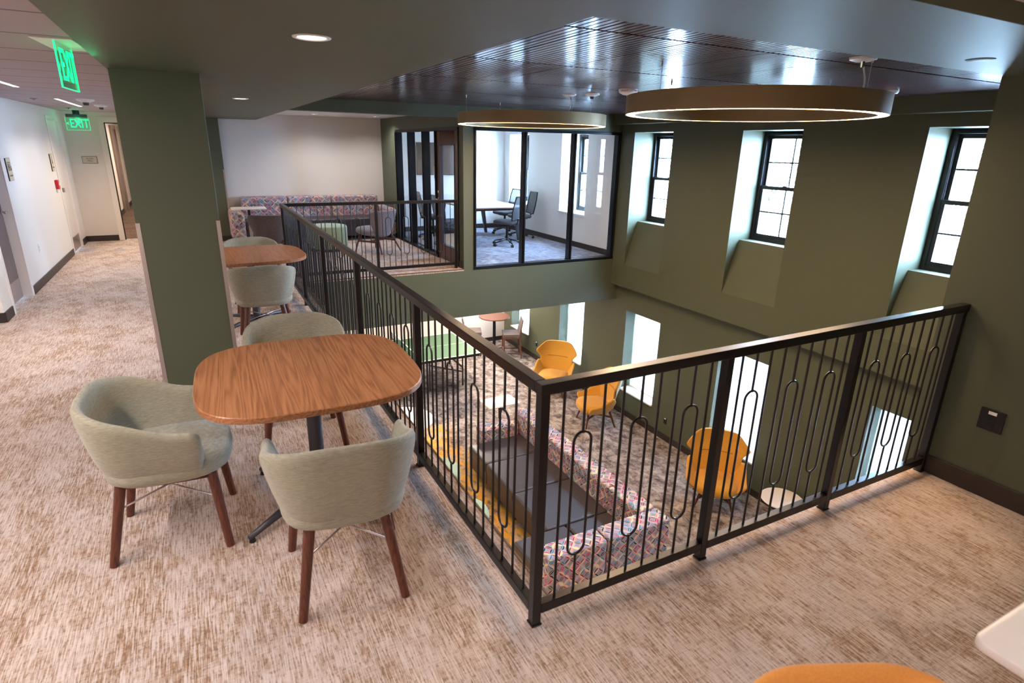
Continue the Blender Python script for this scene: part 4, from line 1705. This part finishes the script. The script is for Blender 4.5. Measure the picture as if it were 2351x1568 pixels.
MB().box(-.004, -.91, .903, .004, .91, .918).build('net_tape', M['line'], net)

# ------------------------------------------------------------------ meeting room
mt = thing('conference_table', 'white-topped conference table with metal legs in the glazed meeting room', 'table', (4.17, 9.70, 0))
round_rect(-.60, -.96, .60, .96, .05, .722, .74).build('tabletop', M['whitetop'], mt, smooth=True, angle=50)
round_rect(-.595, -.955, .595, .955, .05, .706, .722).build('table_edge', M['walnut'], mt, smooth=True, angle=50)
for sx in (-1, 1):
    for sy in (-1, 1):
        l = MB()
        l.prism([(sx * .40, .706), (sx * .50, .706), (sx * .585, 0), (sx * .535, 0)], 1, sy * .80 - .03, sy * .80 + .03)
        l.build('leg', M['greymetal'], mt, bevel=.003)
for sy in (-1, 1):
    MB().box(-.45, sy * .80 - .03, .66, .45, sy * .80 + .03, .706).build('leg_crossbar', M['greymetal'], mt)
def office_chair(label, loc, rz):
    r = thing('office_chair', label, 'office chair', loc, rz, 'black mesh office chairs round the conference table')
    pad(.235, -.22, .24, .43, .49, 3.6, .01).build('seat_pad', M['greyseat'], r, smooth=True)
    f = MB()
    pts = []
    n = 8
    for sx in (-1, 1):
        side = [(sx * .185, -.225, .52), (sx * .205, -.25, .66), (sx * .20, -.285, .82), (sx * .175, -.315, .955)]
        pts += side if sx < 0 else side[::-1]
    f.tube(pts, .013, 8, True)
    fr = f.build('back_frame', M['blackmetal'], r, smooth=True)
    rows = []
    for z, w, y in ((.52, .18, -.226), (.66, .20, -.251), (.82, .195, -.286), (.955, .17, -.316)):
        rows.append([(w * (-1 + 2 * i / 6), y - .012 * (1 - (-1 + 2 * i / 6) ** 2), z) for i in range(7)])
    MB().grid(rows).build('mesh_panel', M['meshback'], fr, smooth=True)
    s = MB()
    s.tube([(0, -.10, .425), (0, -.24, .44), (0, -.262, .54)], .02, 8)
    s.frustum((0, 0, .10), (0, 0, .43), .024, .024, 14)
    s.box(-.11, -.13, .40, .11, .11, .432)
    s.build('support_column', M['blackmetal'], r)
    for k in range(5):
        a = R(90 + 72 * k)
        d = Vector((math.cos(a), math.sin(a), 0))
        g = MB().tube([d * .02 + Vector((0, 0, .13)), d * .30 + Vector((0, 0, .068))], [.018, .012], 8).build('base_arm', M['blackmetal'], r, smooth=True)
        c = MB()
        t = Vector((-d.y, d.x, 0))
        p = d * .30 + Vector((0, 0, .028))
        c.frustum(p - t * .022, p - t * .004, .028, .028, 14)
        c.frustum(p + t * .004, p + t * .022, .028, .028, 14)
        c.frustum(d * .30 + Vector((0, 0, .028)), d * .30 + Vector((0, 0, .07)), .007, .007, 8)
        c.build('caster', M['plastic_black'], g)
    return r
GC = 'black mesh office chairs round the conference table'
oc = office_chair('black mesh office chair, back to the glass, at the near end of the conference table', (4.33, 8.68, 0), face(-.5, .86))
dup(oc, 'black mesh office chair on the window side of the conference table, nearer one', (5.06, 9.50, 0), face(-1, .1), GC)
dup(oc, 'black mesh office chair on the window side of the conference table, farther one', (5.08, 10.25, 0), face(-1, -.1), GC)
dup(oc, 'black mesh office chair seen through the brown door, nearer of two', (3.30, 9.10, 0), face(1, .2), GC)
dup(oc, 'black mesh office chair seen through the brown door, farther of two', (3.28, 10.0, 0), face(1, -.1), GC)
wb = thing('waste_bin', 'beige waste bin behind the glass beside the brown door', 'bin', (2.93, 8.42, 0))
b = MB()
b.add([(-.13, -.10, 0), (.13, -.10, 0), (.13, .10, 0), (-.13, .10, 0), (-.17, -.13, .40), (.17, -.13, .40), (.17, .13, .40), (-.17, .13, .40)],
      [(3, 2, 1, 0), (0, 1, 5, 4), (1, 2, 6, 5), (2, 3, 7, 6), (3, 0, 4, 7)])
b.build('bin_body', M['ceramic'], wb)
b = MB()
for q in ((-.178, -.138, .35, .178, -.128, .42), (-.178, .128, .35, .178, .138, .42), (-.178, -.128, .35, -.166, .128, .42), (.166, -.128, .35, .178, .128, .42)):
    b.box(*q)
b.build('bin_liner_cuff', M['plastic_black'], wb)
tv = thing('wall_television', 'dark flat television on the white meeting room wall, seen through the door glass', 'television', (3.92, 11.195, 1.57))
MB().box(-.56, -.035, -.345, .56, .0, .345).build('bezel', M['plastic_black'], tv, bevel=.004)
MB().box(-.545, -.037, -.33, .545, -.035, .33).build('screen', M['tv'], tv)
MB().box(-.2, 0, -.15, .2, .024, .15).build('wall_mount', M['blackmetal'], tv)
rs = thing('room_sign', 'tan room sign on the glass beside the brown door', 'sign', (DX0 - .004 + .04, 8.09, 1.42))
MB().box(-.006, -.075, -.10, 0, .075, .10).build('sign_plate', M['signtan'], rs, bevel=.002)
MB().box(-.008, -.05, .02, -.006, .05, .05).build('sign_band', M['ceramic'], rs)

# ------------------------------------------------------------------ small wall things
def wall_sign(label, y, z, w, h, accessible):
    r = thing('restroom_sign', label, 'sign', (HX, y, z), 0, 'dark-edged restroom signs')
    MB().box(0, -w / 2, -h / 2, .012, w / 2, h / 2).build('sign_plate', M['plastic_black'], r)
    MB().box(.012, -w / 2 + .002, -h / 2 + .002, .0135, w / 2 - .002, h / 2 - .002).build('sign_face', M['ceramic'], r)
    p = MB()
    def person(cx, s, skirt):
        p.frustum((.0135, cx, .088 * s), (.0150, cx, .088 * s), .011 * s, .011 * s, 16)
        w2 = .016 * s if skirt else .011 * s
        p.prism([(cx - .010 * s, .072 * s), (cx + .010 * s, .072 * s), (cx + w2 * 1.2, .022 * s), (cx - w2 * 1.2, .022 * s)], 0, .0135, .0150)
        for q in (-1, 1):
            p.box(.0135, cx + q * .006 * s - .0035 * s, -.018 * s, .0150, cx + q * .006 * s + .0035 * s, .022 * s)
    if accessible:
        person(-.055, .9, False)
        person(-.012, .9, True)
        cx = .045
    else:
        cx = -.01
    p.frustum((.0135, cx - .006, .078), (.0150, cx - .006, .078), .009, .009, 14)
    p.box(.0135, cx - .011, .028, .0150, cx - .002, .066)
    p.box(.0135, cx - .002, .028, .0150, cx + .022, .036)
    p.box(.0135, cx + .016, -.008, .0150, cx + .024, .030)
    p.tube([(.0142, cx + .022 * math.cos(R(a)), .012 + .026 * math.sin(R(a))) for a in range(150, 375, 15)], .003, 6)
    p.build('pictogram', M['plastic_black'], r)
    text('restroom_lettering', 'RESTROOM', .026, M['plastic_black'], r, (.0138, 0, -.072), (R(90), 0, R(90)), .0006)
    return r
wall_sign('restroom sign with people pictograms by the near hall door', 7.55, 1.48, .20, .26, True)
wall_sign('narrow-looking restroom sign by the far hall door', 10.14, 1.48, .20, .26, False)
fp = thing('fire_alarm_pull_station', 'red fire alarm pull station on the white hall wall below the far restroom sign', 'fire alarm', (HX, 10.10, 1.15))
MB().box(0, -.055, -.07, .045, .055, .07).build('pull_housing', M['red'], fp, bevel=.006)
q = MB()
q.bar((.048, -.035, .0), (.048, .035, .0), .012, .02)
q.bar((.048, 0, 0), (.048, 0, .035), .012, .016)
q.build('pull_handle', M['plastic_white'], fp)
ah = thing('hall_name_sign', 'tan sign reading ALLEN HALL on the hall end wall', 'sign', (-2.645, 11.85, 1.475))
MB().box(-.115, -.010, -.062, .115, 0, .062).build('sign_frame', M['plastic_black'], ah)
MB().box(-.109, -.0115, -.056, .109, -.010, .056).build('sign_face', M['ceramic'], ah)
text('sign_lettering', 'ALLEN\nHALL', .038, M['plastic_black'], ah, (.005, -.0118, .003), (R(90), 0, 0), .0006)
def outlet(label, loc, rz, m, big=False):
    r = thing('wall_outlet', label, 'outlet', loc, rz)
    w, h = (.06, .062) if big else (.035, .057)
    MB().box(-w, -.008, -h, w, 0, h).build('cover_plate', m, r, bevel=.002)
    q = MB()
    for z in (-.026, .012):
        q.box(-.016, -.0095, z - .012, .016, -.008, z + .012)
    q.build('socket', M['dark'] if m is not M['plastic_white'] else M['ceramic'], r)
    if m is not M['plastic_white']:
        MB().box(-.02, -.0115, .034, .02, -.008, .052).build('white_tag', M['plastic_white'], r)
    return r
outlet('white wall outlet low on the white hall wall', (HX, 8.1, .46), R(90), M['plastic_white'])
outlet('black outlet with white tag on the green wall right of the front railing', (2.78, -.27, .455), R(-90), M['plastic_black'], True)
outlet('black outlet on the lower green wall beside the farthest ochre armchair', (XL, 9.66, -2.56), R(-90), M['plastic_black'])
outlet('black outlet on the lower green wall beside the side-view ochre armchair', (XL, 5.2, -2.59), R(-90), M['plastic_black'])
r = thing('ceiling_access_mark', 'faint round cover plate in the near soffit', 'ceiling plate', (2.05, -.12, SOF))
b = MB()
b.lathe([(0, -.003), (.05, -.003), (.055, 0), (0, 0)], 32)
b.build('cover_disc', M['green'], r, smooth=True)

# ------------------------------------------------------------------ outside
b = MB()
b.box(6.4, -30, -4.2, 70, 50, -4.0)
o = b.build('lawn', M['lawn'])
o['kind'] = 'structure'
random.seed(4)
def tree(label, x, y, h, rad):
    r = thing('tree', label, 'tree', (x, y, -4.0), 0, 'leafy trees outside the windows')
    t = MB()
    t.tube([(0, 0, 0), (.1, .05, h * .35), (0, .1, h * .6)], [.22, .17, .10], 10)
    for k in range(6):
        a = R(60 * k)
        t.tube([(0, .05, h * (.35 + .04 * k)), (math.cos(a) * rad * .5, math.sin(a) * rad * .5, h * (.5 + .05 * k)), (math.cos(a) * rad * .8, math.sin(a) * rad * .8, h * (.55 + .06 * k))], [.08, .05, .02], 6)
    t.build('trunk', M['bark'], r, smooth=True)
    l = MB()
    blobs = []
    for k in range(16):
        a, q = random.uniform(0, 2 * PI), random.uniform(.1, .75)
        blobs.append((math.cos(a) * rad * q, math.sin(a) * rad * q, h * random.uniform(.45, .92), rad * random.uniform(.3, .5)))
    for k in range(5200):
        bx, by, bz, br = random.choice(blobs)
        v = Vector((random.gauss(0, 1), random.gauss(0, 1), random.gauss(0, 1))).normalized() * br * random.uniform(.6, 1.0)
        p = Vector((bx, by, bz)) + v
        u = Vector((random.gauss(0, 1), random.gauss(0, 1), random.gauss(0, 1))).normalized()
        w = u.orthogonal().normalized()
        s = random.uniform(.07, .13)
        l.add([p - u * s, p + w * s * .45, p + u * s, p - w * s * .45], [(0, 1, 2, 3)])
    l.build('foliage', M['leaf'], r, fix=False)
    return r
tree('leafy green tree seen through the right-hand upper window', 17.5, 6.2, 8.5, 3.2)
tree('leafy tree seen through the middle upper window', 19.0, 14.5, 8.0, 3.0)
tree('leafy tree seen through the left upper window', 15.5, 19.5, 8.0, 3.0)
